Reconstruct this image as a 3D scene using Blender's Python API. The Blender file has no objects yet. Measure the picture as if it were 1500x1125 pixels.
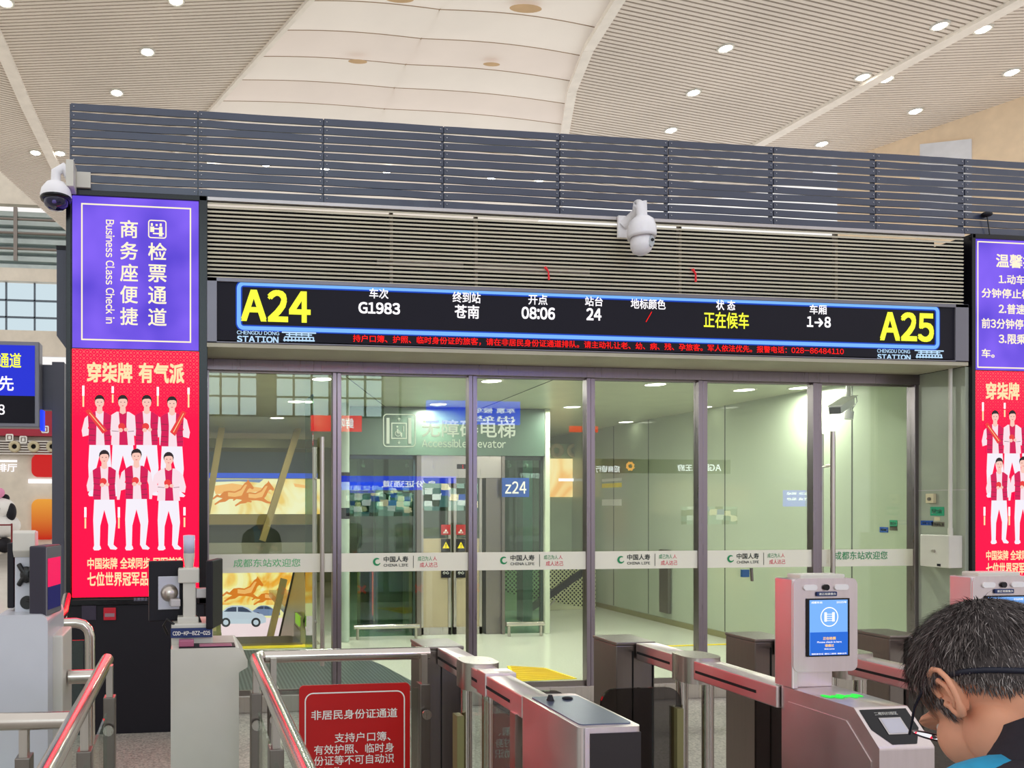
import bpy, math, random
from mathutils import Vector, Matrix
random.seed(7)
SC = bpy.context.scene
COL = SC.collection
PI = math.pi

# ---------------------------------------------------------------- camera, world, exposure
TH = math.radians(7.06)            # the facade turns away from the picture plane by this much
SN, CS = math.sin(TH), math.cos(TH)
F, CX, CY, EYE = 1130.0, 415.0, 740.0, 1.6
cam = bpy.data.cameras.new('camera'); cam_o = bpy.data.objects.new('camera', cam); COL.objects.link(cam_o)
cam_o.location = (0, 0, EYE); cam_o.rotation_euler = (PI/2, 0, -TH)
cam.sensor_width = 36; cam.lens = F/1500*36; cam.clip_start = .05; cam.clip_end = 300
cam.shift_x = (750-CX)/1500; cam.shift_y = (CY-562.5)/1500
SC.camera = cam_o
SC.view_settings.view_transform = 'Standard'; SC.view_settings.look = 'None'
SC.view_settings.gamma = 1; SC.view_settings.use_curve_mapping = False
SC.view_settings.exposure = 0.0
SC.cycles.use_denoising = True
SC.cycles.max_bounces = 10; SC.cycles.transparent_max_bounces = 24
SC.cycles.sample_clamp_indirect = 6
w = bpy.data.worlds.new('world'); SC.world = w; w.use_nodes = True
w.node_tree.nodes['Background'].inputs[0].default_value = (1.0, .975, .955, 1)
w.node_tree.nodes['Background'].inputs[1].default_value = 1.0

def lamp(name, loc, size, power, color=(1, .95, .88), rot=(0, 0, 0), parent=None, shape='DISK', sy=None):
    l = bpy.data.lights.new(name, 'AREA'); l.shape = shape; l.size = size; l.energy = power; l.color = color
    if sy: l.size_y = sy
    o = bpy.data.objects.new(name, l); COL.objects.link(o); o.rotation_euler = rot
    if parent: o.parent = parent; o.location = Vector(loc)-rootloc(parent)
    else: o.location = loc
    return o

# ---------------------------------------------------------------- pixel rays used for measuring
def ray(px, py):
    u = (px-CX)/F
    return (SN+CS*u, CS-SN*u, (CY-py)/F)
def at(px, py, Y):                 # point on the vertical plane at depth Y (X, Z)
    r = ray(px, py); t = Y/r[1]
    return (r[0]*t, EYE+r[2]*t)
def atx(px, py, X):                # point on the side plane at X (Y, Z)
    r = ray(px, py); t = X/r[0]
    return (r[1]*t, EYE+r[2]*t)
def atz(px, py, Z):                # point on the level plane at Z (X, Y)
    r = ray(px, py); t = (Z-EYE)/r[2]
    return (r[0]*t, r[1]*t)
def ax(px, Y): return at(px, 740, Y)[0]
def az(px, py, Y): return at(px, py, Y)[1]

# ---------------------------------------------------------------- materials
def lin(c):
    return tuple((x/255/12.92 if x/255 <= .04045 else ((x/255+.055)/1.055)**2.4) for x in c)+(1,)
def nd(nt, t, **kw):
    n = nt.nodes.new(t)
    for k, v in kw.items(): setattr(n, k, v)
    return n
def mat(name, c, rough=.5, metal=0, spec=.5, noise=None, bump=None, coat=0):
    m = bpy.data.materials.new(name); m.use_nodes = True; nt = m.node_tree; b = nt.nodes['Principled BSDF']
    b.inputs['Base Color'].default_value = lin(c); b.inputs['Roughness'].default_value = rough
    b.inputs['Metallic'].default_value = metal; b.inputs['Specular IOR Level'].default_value = spec
    b.inputs['Coat Weight'].default_value = coat
    tc = nd(nt, 'ShaderNodeTexCoord'); mp = nd(nt, 'ShaderNodeMapping'); nt.links.new(tc.outputs['Object'], mp.inputs[0])
    nz = nd(nt, 'ShaderNodeTexNoise'); nt.links.new(mp.outputs[0], nz.inputs['Vector'])
    sc, amt, stretch = noise or (3, .06, (1, 1, 1))
    mp.inputs['Scale'].default_value = stretch; nz.inputs['Scale'].default_value = sc; nz.inputs['Detail'].default_value = 3
    rp = nd(nt, 'ShaderNodeMapRange'); nt.links.new(nz.outputs[0], rp.inputs[0])
    rp.inputs['From Min'].default_value = .3; rp.inputs['From Max'].default_value = .7
    rp.inputs['To Min'].default_value = 1-amt; rp.inputs['To Max'].default_value = 1+amt
    mx = nd(nt, 'ShaderNodeMix', data_type='RGBA', blend_type='MULTIPLY'); mx.inputs[0].default_value = 1
    mx.inputs[6].default_value = lin(c); nt.links.new(rp.outputs[0], mx.inputs[7]); nt.links.new(mx.outputs[2], b.inputs['Base Color'])
    if bump:
        bp = nd(nt, 'ShaderNodeBump'); bp.inputs['Strength'].default_value = bump; bp.inputs['Distance'].default_value = .01
        nt.links.new(nz.outputs[0], bp.inputs['Height']); nt.links.new(bp.outputs[0], b.inputs['Normal'])
    return m
def steel(name, c, rough=.3, stretch=(14, 14, .5), aniso=0):
    m = mat(name, c, rough, 1, noise=(6, .03, stretch)); nt = m.node_tree; b = nt.nodes['Principled BSDF']
    if aniso:
        b.inputs['Anisotropic'].default_value = aniso; b.inputs['Anisotropic Rotation'].default_value = .25; tg = nd(nt, 'ShaderNodeTangent', direction_type='RADIAL', axis='Z'); nt.links.new(tg.outputs[0], b.inputs['Tangent'])
    nz = [n for n in nt.nodes if n.type == 'TEX_NOISE'][0]
    r = nd(nt, 'ShaderNodeMapRange'); nt.links.new(nz.outputs[0], r.inputs[0])
    r.inputs['To Min'].default_value = rough*.75; r.inputs['To Max'].default_value = rough*1.25
    nt.links.new(r.outputs[0], b.inputs['Roughness'])
    return m
def emit(name, c, s=1.0, base=(8, 8, 10)):
    m = bpy.data.materials.new(name); m.use_nodes = True; b = m.node_tree.nodes['Principled BSDF']
    b.inputs['Base Color'].default_value = lin(base); b.inputs['Roughness'].default_value = .5
    b.inputs['Emission Color'].default_value = lin(c); b.inputs['Emission Strength'].default_value = s; b.inputs['Specular IOR Level'].default_value = .15
    return m
def glass(name, tint, refl=1.0, rough=0.0):
    m = bpy.data.materials.new(name); m.use_nodes = True; nt = m.node_tree; nt.nodes.clear()
    o = nd(nt, 'ShaderNodeOutputMaterial'); tr = nd(nt, 'ShaderNodeBsdfTransparent'); gl = nd(nt, 'ShaderNodeBsdfGlossy')
    fr = nd(nt, 'ShaderNodeFresnel'); ge = nd(nt, 'ShaderNodeNewGeometry'); io = nd(nt, 'ShaderNodeMapRange'); io.inputs['To Min'].default_value = 1.5; io.inputs['To Max'].default_value = 1/1.5
    nt.links.new(ge.outputs['Backfacing'], io.inputs[0]); nt.links.new(io.outputs[0], fr.inputs[0]); mu = nd(nt, 'ShaderNodeMath', operation='MULTIPLY'); mu.inputs[1].default_value = refl
    mx = nd(nt, 'ShaderNodeMixShader'); tr.inputs[0].default_value = tuple(tint)+(1,); gl.inputs['Roughness'].default_value = rough
    gl.inputs[0].default_value = (.95, 1, .95, 1)
    nt.links.new(fr.outputs[0], mu.inputs[0]); nt.links.new(mu.outputs[0], mx.inputs[0]); nt.links.new(tr.outputs[0], mx.inputs[1])
    nt.links.new(gl.outputs[0], mx.inputs[2]); nt.links.new(mx.outputs[0], o.inputs[0])
    return m
M = {}
M['steel'] = steel('brushed steel', (192, 184, 176), .30)
M['steelx'] = steel('satin steel body', (220, 208, 208), .34, (12, 1, 1), .85)
M['steel_d'] = steel('dark steel', (134, 126, 120), .34)
M['tube'] = steel('polished steel tube', (205, 198, 190), .20, (1, 1, 1))
M['bronze'] = steel('lilac grey door frame metal', (142, 132, 138), .30)
M['fence'] = mat('slate blue painted metal', (62, 68, 88), .28, 0, .6, noise=(2, .08, (1, 1, 3)))
M['screw'] = mat('zinc screw', (200, 200, 205), .3, .9)
M['black'] = mat('black gloss frame', (12, 11, 18), .22, 0, .35)
M['blackm'] = mat('black matt plastic', (20, 18, 27), .5, 0, .3)
M['ledback'] = mat('led board face', (24, 22, 34), .6, 0, .2)
M['casing'] = mat('grey board casing', (120, 118, 128), .4, .4)
M['white'] = mat('white painted metal', (206, 202, 192), .38)
M['whitec'] = mat('white camera shell', (238, 236, 240), .35)
M['cream'] = mat('cream tent membrane', (246, 238, 228), .8, noise=(.6, .05, (1, 1, 1)))
M['cream2'] = mat('pinkish tent membrane', (242, 228, 218), .8, noise=(.6, .05, (1, 1, 1)))
M['beam'] = mat('pale ceiling beam', (246, 238, 228), .6)
M['slat'] = mat('beige ceiling slat', (228, 217, 205), .6, noise=(.4, .06, (1, 1, 1)))
M['slatback'] = mat('brown ceiling void', (112, 94, 84), .9)
M['grilleslat'] = mat('champagne grille slat', (232, 226, 206), .42, .1)
M['void'] = mat('dark plenum', (16, 15, 15), .9)
M['soffit'] = mat('greyish soffit panel', (176, 170, 150), .5)
M['headrail'] = mat('silver trim', (190, 184, 184), .4, .5)
M['terrazzo'] = mat('speckled terrazzo', (158, 152, 144), .35, noise=(75, .45, (1, 1, 1)))
M['lobby'] = mat('pale polished floor', (214, 216, 200), .16, noise=(60, .07, (1, 1, 1)))
M['hallfloor'] = mat('glossy hall floor', (226, 220, 208), .12, noise=(1, .05, (1, 1, 1)))
M['greenwall'] = mat('sage back painted glass', (172, 182, 160), .10, 0, .5, noise=(1, .04, (1, 1, 1)))
M['seam'] = mat('dark joint', (60, 66, 54), .6)
M['olive'] = mat('olive aluminium', (150, 146, 100), .35, .5)
M['lobbyceil'] = mat('pale green ceiling sheet', (190, 194, 166), .3)
M['signgreen'] = mat('deep green sign panel', (76, 98, 84), .35)
M['beige'] = mat('beige stone', (204, 192, 160), .5)
M['stone'] = mat('pale concrete parapet', (198, 196, 160), .6)
M['frost'] = mat('frosted film', (208, 206, 190), .6)
M['sidewall'] = mat('grey green side wall', (158, 164, 148), .3)
M['gold'] = mat('gold beam metal', (190, 166, 106), .4, .5)
M['darkgreen'] = mat('dark green glass core', (38, 58, 50), .2)
M['rubber'] = mat('black rubber', (18, 18, 20), .4)
M['wallbeige'] = mat('warm plaster wall', (240, 216, 186), .8)
M['yellow'] = mat('yellow tactile paint', (255, 226, 16), .5)
M['redsign'] = mat('red acrylic notice', (188, 8, 10), .35)
M['blue'] = mat('blue sign face', (12, 74, 160), .4)
M['navy'] = mat('navy label', (24, 44, 98), .5)
M['txt'] = mat('white lettering', (240, 238, 232), .5)
M['txtg'] = mat('green lettering', (20, 140, 84), .5)
M['txtd'] = mat('dark lettering', (40, 48, 44), .5)
M['txtr'] = mat('pink lettering', (214, 60, 90), .5)
M['greenp'] = mat('green label', (20, 150, 110), .5)
M['wallpale'] = mat('pale shop wall', (222, 212, 196), .5)
M['e_white'] = emit('led white', (255, 250, 255), 1.25)
M['e_yel'] = emit('led yellow', (250, 255, 60), 1.15)
M['e_blue'] = emit('led light blue', (120, 180, 255), 1.1)
M['e_blued'] = emit('led blue halo', (20, 70, 190), 1.0)
M['e_red'] = emit('led red', (255, 16, 12), 1.2)
M['e_cream'] = emit('backlit cream lettering', (255, 240, 205), 1.1)
M['e_lamp'] = emit('lamp face', (255, 250, 235), 14)
M['e_lamp2'] = emit('hall lamp face', (255, 250, 240), 9)
M['e_lamp3'] = emit('lobby lamp face', (255, 255, 235), 5)
M['e_sky'] = emit('daylight glazing', (206, 224, 232), 1.0)
M['e_green'] = emit('green scan light', (30, 240, 70), 1.1)
def purple_mat():
    m = emit('purple light box', (106, 78, 226), 1.08); nt = m.node_tree; b = nt.nodes['Principled BSDF']
    tc = nd(nt, 'ShaderNodeTexCoord'); nz = nd(nt, 'ShaderNodeTexNoise'); nz.inputs['Scale'].default_value = 2.2
    nt.links.new(tc.outputs['Object'], nz.inputs[0]); r = nd(nt, 'ShaderNodeValToRGB'); nt.links.new(nz.outputs[0], r.inputs[0])
    r.color_ramp.elements[0].position = .3; r.color_ramp.elements[0].color = lin((84, 62, 205)); r.color_ramp.elements[1].position = .7
    r.color_ramp.elements[1].color = lin((136, 100, 246)); nt.links.new(r.outputs[0], b.inputs['Emission Color'])
    return m
M['purple'] = purple_mat()
def red_mat():
    m = emit('red poster screen', (255, 4, 64), 4.4, (10, 0, 4)); nt = m.node_tree; b = nt.nodes['Principled BSDF']
    tc = nd(nt, 'ShaderNodeTexCoord'); sp = nd(nt, 'ShaderNodeSeparateXYZ'); nt.links.new(tc.outputs['Object'], sp.inputs[0])
    def mth(op, a, b_=None):
        n = nd(nt, 'ShaderNodeMath', operation=op)
        for i, q in enumerate((a, b_)):
            if q is None: continue
            if isinstance(q, (int, float)): n.inputs[i].default_value = q
            else: nt.links.new(q, n.inputs[i])
        return n.outputs[0]
    k = 2*PI/.046
    xx, zz = sp.outputs[0], sp.outputs[2]
    s1 = mth('SINE', mth('MULTIPLY', mth('ADD', xx, zz), k*.5)); s2 = mth('SINE', mth('MULTIPLY', mth('SUBTRACT', xx, zz), k*.5))
    p = mth('ABSOLUTE', mth('MULTIPLY', s1, s2)); ln = mth('LESS_THAN', p, .16)
    dots = mth('GREATER_THAN', p, .85)
    fade = nd(nt, 'ShaderNodeMapRange'); nt.links.new(zz, fade.inputs[0])
    fade.inputs['From Min'].default_value = 2.2; fade.inputs['From Max'].default_value = 2.85
    fac = mth('MULTIPLY', mth('MAXIMUM', ln, dots), mth('MULTIPLY', fade.outputs[0], .55))
    mx = nd(nt, 'ShaderNodeMix', data_type='RGBA'); nt.links.new(fac, mx.inputs[0]); mx.inputs[6].default_value = (1, .0003, .015, 1); mx.inputs[7].default_value = (1, .065, .05, 1)
    nt.links.new(mx.outputs[2], b.inputs['Emission Color'])
    return m
M['poster'] = red_mat()
for k, c in dict(skin=(250, 200, 185), hairp=(40, 30, 34), pants=(246, 240, 250), vest=(214, 14, 84), shirt=(250, 224, 232), dark=(96, 40, 60), scroll=(236, 60, 60), goldp=(255, 206, 140),
                 horse=(226, 130, 40), horsel=(252, 190, 110), car=(196, 208, 224), cardark=(60, 76, 100), carblue=(120, 140, 176), tyre=(40, 40, 46), orange=(236, 120, 30), redp=(200, 30, 30)).items():
    M['p_'+k] = emit('print '+k, c, 1.0, (20, 20, 20))
def bill_mat(name, c0, c1, c2, scale=1.2):
    m = emit(name, c0, 1.0); nt = m.node_tree; b = nt.nodes['Principled BSDF']
    tc = nd(nt, 'ShaderNodeTexCoord'); wv = nd(nt, 'ShaderNodeTexNoise'); wv.inputs['Scale'].default_value = scale; wv.inputs['Distortion'].default_value = 2.5
    nt.links.new(tc.outputs['Object'], wv.inputs[0]); r = nd(nt, 'ShaderNodeValToRGB'); nt.links.new(wv.outputs[0], r.inputs[0])
    e = r.color_ramp.elements; e[0].position = .36; e[0].color = lin(c2); e[1].position = .62; e[1].color = lin(c0)
    x = e.new(.5); x.color = lin(c1); nt.links.new(r.outputs[0], b.inputs['Emission Color'])
    return m
def grad_mat(name, c0, c1, h):
    m = emit(name, c0, 1.0); nt = m.node_tree; b = nt.nodes['Principled BSDF']; tc = nd(nt, 'ShaderNodeTexCoord'); sp = nd(nt, 'ShaderNodeSeparateXYZ')
    nt.links.new(tc.outputs['Object'], sp.inputs[0]); mr = nd(nt, 'ShaderNodeMapRange'); mr.inputs['From Max'].default_value = h; nt.links.new(sp.outputs[2], mr.inputs[0])
    r = nd(nt, 'ShaderNodeValToRGB'); nt.links.new(mr.outputs[0], r.inputs[0]); r.color_ramp.elements[0].color = lin(c0); r.color_ramp.elements[1].color = lin(c1)
    nt.links.new(r.outputs[0], b.inputs['Emission Color']); return m
M['billflame'] = bill_mat('gold flame print', (255, 250, 190), (255, 236, 140), (250, 176, 60))
M['billpale'] = emit('pale lit print', (246, 240, 176), 1.0)
M['glass'] = glass('facade glass', (.945, .972, .935), 1.0)
M['gglass'] = glass('green tinted shaft glass', (.50, .70, .58), 1.2)
M['cglass'] = glass('clear rail glass', (.90, .95, .92), .7)
M['smoke'] = glass('smoked flap glass', (.40, .38, .38), .8)
def frost_mat():
    m = bpy.data.materials.new('frosted band film'); m.use_nodes = True; nt = m.node_tree; b = nt.nodes['Principled BSDF']
    b.inputs['Base Color'].default_value = lin((246, 242, 228)); b.inputs['Roughness'].default_value = .6; b.inputs['Alpha'].default_value = .80
    return m
M['frostband'] = frost_mat()

# ---------------------------------------------------------------- mesh building
def rootloc(p):
    v = Vector((0, 0, 0))
    while p is not None: v += p.location; p = p.parent
    return v
class MB:
    def __init__(s): s.v = []; s.f = []; s.m = []; s.sm = []; s.cur = 0
    def add(s, vs, fs, smooth=False):
        o = len(s.v); s.v += [tuple(q) for q in vs]
        for f in fs: s.f.append(tuple(i+o for i in f)); s.m.append(s.cur); s.sm.append(smooth)
        return s
    def box(s, x0, x1, y0, y1, z0, z1):
        return s.add([(x0,y0,z0),(x1,y0,z0),(x1,y1,z0),(x0,y1,z0),(x0,y0,z1),(x1,y0,z1),(x1,y1,z1),(x0,y1,z1)],
              [(0,3,2,1),(4,5,6,7),(0,1,5,4),(1,2,6,5),(2,3,7,6),(3,0,4,7)])
    def prism(s, pts, axis, a0, a1, smooth=False):
        def P(p, a): return {'x': (a, p[0], p[1]), 'y': (p[0], a, p[1]), 'z': (p[0], p[1], a)}[axis]
        n = len(pts); vs = [P(p, a0) for p in pts]+[P(p, a1) for p in pts]
        s.add(vs, [tuple(range(n)), tuple(reversed(range(n, 2*n)))])
        return s.add(vs, [(i, i+n, (i+1) % n+n, (i+1) % n) for i in range(n)], smooth)
    def bar(s, p0, p1, w_, h):        # rectangular bar between two points
        p0, p1 = Vector(p0), Vector(p1); d = (p1-p0).normalized(); up = Vector((0, 0, 1)) if abs(d.z) < .95 else Vector((0, 1, 0))
        a = d.cross(up).normalized()*w_/2; b = a.cross(d).normalized()*h/2
        vs = [p+q for p in (p0, p1) for q in (a+b, a-b, -a-b, -a+b)]
        return s.add(vs, [(0,1,2,3),(7,6,5,4),(0,4,5,1),(1,5,6,2),(2,6,7,3),(3,7,4,0)])
    def tube(s, path, r, n=12, cap=True):
        path = [Vector(p) for p in path]; rs = r if isinstance(r, (list, tuple)) else [r]*len(path)
        vs = []; ref = None
        for i, p in enumerate(path):
            d = (path[min(i+1, len(path)-1)]-path[max(i-1, 0)]).normalized()
            if ref is None: ref = Vector((0, 0, 1)) if abs(d.z) < .9 else Vector((1, 0, 0))
            a = (ref-d*ref.dot(d)).normalized(); ref = a; b = d.cross(a)
            vs += [p+(a*math.cos(t)+b*math.sin(t))*rs[i] for t in [2*PI*k/n for k in range(n)]]
        fs = [(i*n+k, i*n+(k+1) % n, (i+1)*n+(k+1) % n, (i+1)*n+k) for i in range(len(path)-1) for k in range(n)]
        s.add(vs, fs, True)
        if cap:
            s.add(vs[:n], [tuple(reversed(range(n)))]); s.add(vs[-n:], [tuple(range(n))])
        return s
    def cyl(s, p0, p1, r, n=16, r1=None): return s.tube([p0, p1], [r, r if r1 is None else r1], n)
    def ell(s, c, r, n=20, m=12):
        vs = []; fs = []
        for j in range(m+1):
            t = PI*j/m
            for k in range(n):
                a = 2*PI*k/n; vs.append((c[0]+r[0]*math.sin(t)*math.cos(a), c[1]+r[1]*math.sin(t)*math.sin(a), c[2]+r[2]*math.cos(t)))
        for j in range(m):
            for k in range(n): fs.append((j*n+k, (j+1)*n+k, (j+1)*n+(k+1) % n, j*n+(k+1) % n))
        return s.add(vs, fs, True)
    def lathe(s, c, prof, n=32, ax_='z'):
        vs = []; fs = []
        for (r, h) in prof:
            for k in range(n):
                a = 2*PI*k/n; q = (r*math.cos(a), r*math.sin(a))
                vs.append((c[0]+q[0], c[1]+q[1], c[2]+h) if ax_ == 'z' else (c[0]+q[0], c[1]+h, c[2]+q[1]))
        for i in range(len(prof)-1):
            for k in range(n):
                f = (i*n+k, i*n+(k+1) % n, (i+1)*n+(k+1) % n, (i+1)*n+k); fs.append(f)
        return s.add(vs, fs, True)
    def poly(s, pts3): return s.add(pts3, [tuple(range(len(pts3)))])
    def disc(s, c, r, n=24, ax_='z'):
        pts = [(c[0]+r*math.cos(2*PI*k/n), c[1]+(r*math.sin(2*PI*k/n) if ax_ == 'z' else 0), c[2]+(0 if ax_ == 'z' else r*math.sin(2*PI*k/n))) for k in range(n)]
        return s.poly(pts)
    def xf(s, mtx, start=0):
        for i in range(start, len(s.v)): s.v[i] = tuple(mtx @ Vector(s.v[i]))
        return s
    def build(s, name, mats, parent=None, bevel=0, subsurf=0):
        off = rootloc(parent) if parent else None
        if parent is None:
            xs = [v[0] for v in s.v]; ys = [v[1] for v in s.v]; zs = [v[2] for v in s.v]
            off = Vector(((min(xs)+max(xs))/2, (min(ys)+max(ys))/2, min(zs)))
        me = bpy.data.meshes.new(name); me.from_pydata([(v[0]-off.x, v[1]-off.y, v[2]-off.z) for v in s.v], [], s.f)
        for m_ in (mats if isinstance(mats, (list, tuple)) else [mats]): me.materials.append(M[m_] if isinstance(m_, str) else m_)
        me.polygons.foreach_set('material_index', s.m); me.polygons.foreach_set('use_smooth', s.sm); me.update()
        o = bpy.data.objects.new(name, me); COL.objects.link(o)
        if parent: o.parent = parent
        else: o.location = off
        if bevel:
            b = o.modifiers.new('b', 'BEVEL'); b.width = bevel; b.segments = 3; b.limit_method = 'ANGLE'
        if subsurf:
            b = o.modifiers.new('s', 'SUBSURF'); b.levels = b.render_levels = subsurf
        return o
_tc = {}; _gc = {}
def glyph(ch):
    if ch not in _gc:
        c = bpy.data.curves.new('t', 'FONT'); c.body = ch; c.size = 1; c.resolution_u = 3
        o = bpy.data.objects.new('t', c); COL.objects.link(o); dg = bpy.context.evaluated_depsgraph_get(); dg.update()
        me = bpy.data.meshes.new_from_object(o.evaluated_get(dg))
        _gc[ch] = ([tuple(v.co) for v in me.vertices], [tuple(p.vertices) for p in me.polygons])
        bpy.data.objects.remove(o); bpy.data.curves.remove(c); bpy.data.meshes.remove(me)
    return _gc[ch]
def glyphs(txt, bold):
    """one line of lettering; latin letters and digits come from the same face as the characters, closed up"""
    k = (txt, bold)
    if k not in _tc:
        V0, F0, cur = [], [], 0.0
        for ch in txt:
            if ch == ' ': cur += .32; continue
            lat = 33 <= ord(ch) < 127
            v, f = glyph(chr(ord(ch)+0xFEE0) if lat else ch)
            if not v: cur += .5; continue
            a0 = min(q[0] for q in v); a1 = max(q[0] for q in v); dx = cur-a0+.03 if lat else cur
            F0 += [tuple(i+len(V0) for i in q) for q in f]; V0 += [(q[0]+dx, q[1], 0) for q in v]
            cur += (a1-a0)+.09 if lat else 1.0
        vs, fs = [], []
        offs = [(0, 0)] if bold <= .004 else [(bold*.9*math.cos(q), bold*.9*math.sin(q)) for q in [PI/4+PI/2*j for j in range(4)]]
        for j, (ox, oy) in enumerate(offs):
            fs += [tuple(i+len(vs) for i in f) for f in F0]; vs += [(v[0]+ox, v[1]+oy, j) for v in V0]
        _tc[k] = (vs, fs)
    return _tc[k]
def text(mb, txt, x0, x1, z0, z1, Y, bold=.0, plane='y', keep=False, rot=0):
    """lettering fitted to a rectangle on a plane facing -Y ('y') or -X ('x', where x0..x1 are Y values)"""
    v, f = glyphs(txt, bold)
    if not v: return mb
    if rot: v = [(q[1], -q[0], q[2]) for q in v]      # turned a quarter clockwise
    a0 = min(q[0] for q in v); a1 = max(q[0] for q in v); b0 = min(q[1] for q in v); b1 = max(q[1] for q in v)
    sx, sz = (x1-x0)/(a1-a0), (z1-z0)/(b1-b0)
    if keep: sx = sz*keep if isinstance(keep, float) else sz
    pts = [(x0+(q[0]-a0)*sx, z0+(q[1]-b0)*sz, q[2]*.00006) for q in v]
    mb.add([(p[0], Y-p[2], p[1]) for p in pts], f)
    return mb
def ptext(mb, txt, px0, py0, px1, py1, Y, bold=.0, **k):
    x0, z1 = at(px0, py0, Y); x1, z0 = at(px1, py1, Y)
    zt = (az(px0, py0, Y)); zb = az(px0, py1, Y)
    return text(mb, txt, x0, x1, zb, zt, Y, bold, **k)

def tag(o, label, cat, group=None, kind=None):
    if label: o['label'] = label
    if cat: o['category'] = cat
    if group: o['group'] = group
    if kind: o['kind'] = kind
    return o
def thing(name, label, cat, loc, group=None):
    o = bpy.data.objects.new(name, None); o.empty_display_size = .1; COL.objects.link(o); o.location = loc
    return tag(o, label, cat, group)
def struct(name, mb, m, bevel=0):
    o = mb.build(name, m, None, bevel); o['kind'] = 'structure'; return o
def dup(root, dloc, label):
    r = root.copy(); COL.objects.link(r); r.location = root.location+Vector(dloc); r['label'] = label
    for ch in list(root.children):
        c = ch.copy(); COL.objects.link(c); c.parent = r
        for g in ch.children:
            d = g.copy(); COL.objects.link(d); d.parent = c
    return r
def rrect(x0, x1, z0, z1, r, n=6):
    pts = []
    for cx_, cz_, a0 in ((x1-r, z1-r, 0), (x0+r, z1-r, 90), (x0+r, z0+r, 180), (x1-r, z0+r, 270)):
        for k in range(n+1):
            a = math.radians(a0+90*k/n); pts.append((cx_+r*math.cos(a), cz_+r*math.sin(a)))
    return pts
def ring(mb, x0, x1, z0, z1, r, t, Y):   # rounded outline on a plane facing -Y
    a = rrect(x0, x1, z0, z1, r); b = rrect(x0+t, x1-t, z0+t, z1-t, max(r-t, .001)); n = len(a)
    mb.add([(p[0], Y, p[1]) for p in a+b], [(i, (i+1) % n, (i+1) % n+n, i+n) for i in range(n)])
    return mb

Y0, YG, YE = 5.5, 5.95, 9.2        # sign front plane, glass line, lift front

# ================================================================ STRUCTURE
struct('floor', MB().box(-45, 30, -14, YG, -.1, 0), 'terrazzo')
struct('floor_lobby', MB().box(ax(100, YG), 9, YG, 8.75, -.12, -.002).box(1.52, 9, 8.75, 18, -.12, -.002), 'lobby')
struct('floor_hall', MB().box(-45, -1.6, YG, 34, -.1, -.001), 'hallfloor')
struct('floor_lower', MB().box(-2, 9, 8.75, 26, -3.3, -3.2), 'lobby')

# hall ceiling: three slatted leaves with a cream membrane between them
HC = 11.6
def cpt(px, py): return atz(px, py, HC)
def slat_panel(name, poly_px, u_dir, pitch, wid, extra=()):
    poly = [cpt(*p) if len(p) == 2 else p[:2] for p in poly_px]
    d = Vector((SN+CS*u_dir, CS-SN*u_dir)).normalized() if u_dir is not None else Vector((1, 0))
    if d.x < 0: d = -d
    n = Vector((-d.y, d.x)); P = [Vector(p) for p in poly]
    lo = min(p.dot(n) for p in P); hi = max(p.dot(n) for p in P); mb = MB()
    k = lo+pitch
    while k < hi:
        xs = []
        for i in range(len(P)):
            a, b = P[i], P[(i+1) % len(P)]; da, db = a.dot(n)-k, b.dot(n)-k
            if da*db < 0: q = a+(b-a)*(da/(da-db)); xs.append(q.dot(d))
        xs.sort()
        for i in range(0, len(xs)-1, 2):
            a = d*xs[i]+n*k; b = d*xs[i+1]+n*k; o = n*wid/2
            mb.add([(q.x, q.y, z) for z in (HC, HC+.05) for q in (a-o, b-o, b+o, a+o)], [(0,3,2,1),(4,5,6,7),(0,1,5,4),(1,2,6,5),(2,3,7,6),(3,0,4,7)])
        k += pitch
    mb.cur = 1; mb.poly([(p.x, p.y, HC+.09) for p in P])
    return struct(name, mb, ['slat', 'slatback'])
NB = cpt(700, -260)
slat_panel('ceiling_left', [(-60, -160), (-60, -40), (84, 248), (112, 352), (120, 420), (303, 360), (303, 166), (452, 0), (600, -160)], -16, .105, .07)
slat_panel('ceiling_far_left', [(-60, -40), (84, 248), (112, 352), (-80, 180)], 2.1, .11, .075)
slat_panel('ceiling_right', [(1010, -160), (905, 0), (862, 70), (838, 130), (826, 200), (820, 300), (960, 300), (1100, 216), (1492, 0), (1780, -160)], 3.4, .115, .075)
slat_panel('ceiling_far_right', [(1492, 0), (1100, 216), (960, 300), (1100, 285), (1260, 228), (1500, 148), (1800, 40), (1780, -160)], -14, .11, .08)
for k_ in ('cream', 'cream2'):
    nt = M[k_].node_tree; b_ = nt.nodes['Principled BSDF']; tl = nd(nt, 'ShaderNodeBsdfTranslucent'); mxs = nd(nt, 'ShaderNodeMixShader'); mxs.inputs[0].default_value = .30
    tl.inputs[0].default_value = (.95, .87, .80, 1); out = [n for n in nt.nodes if n.type == 'OUTPUT_MATERIAL'][0]
    nt.links.new(b_.outputs[0], mxs.inputs[1]); nt.links.new(tl.outputs[0], mxs.inputs[2]); nt.links.new(mxs.outputs[0], out.inputs[0])
def beamline(name, pts, wid):
    P = [Vector(cpt(*p)) for p in pts]; mb = MB()
    for a, b in zip(P, P[1:]): mb.bar((a.x, a.y, HC-.02), (b.x, b.y, HC-.02), wid, .12)
    return struct(name, mb, 'beam')
beamline('trim_1', [(-30, 0), (0, 62), (40, 155), (84, 248)], .28)
beamline('trim_2', [(600, -160), (452, 0), (380, 80), (303, 166), (250, 230)], .10)
beamline('trim_3', [(1010, -160), (905, 0), (862, 70), (838, 130), (826, 200), (820, 300)], .22)
beamline('trim_4', [(1780, -160), (1492, 0), (1295, 108), (1100, 216), (960, 300)], .30)
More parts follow.
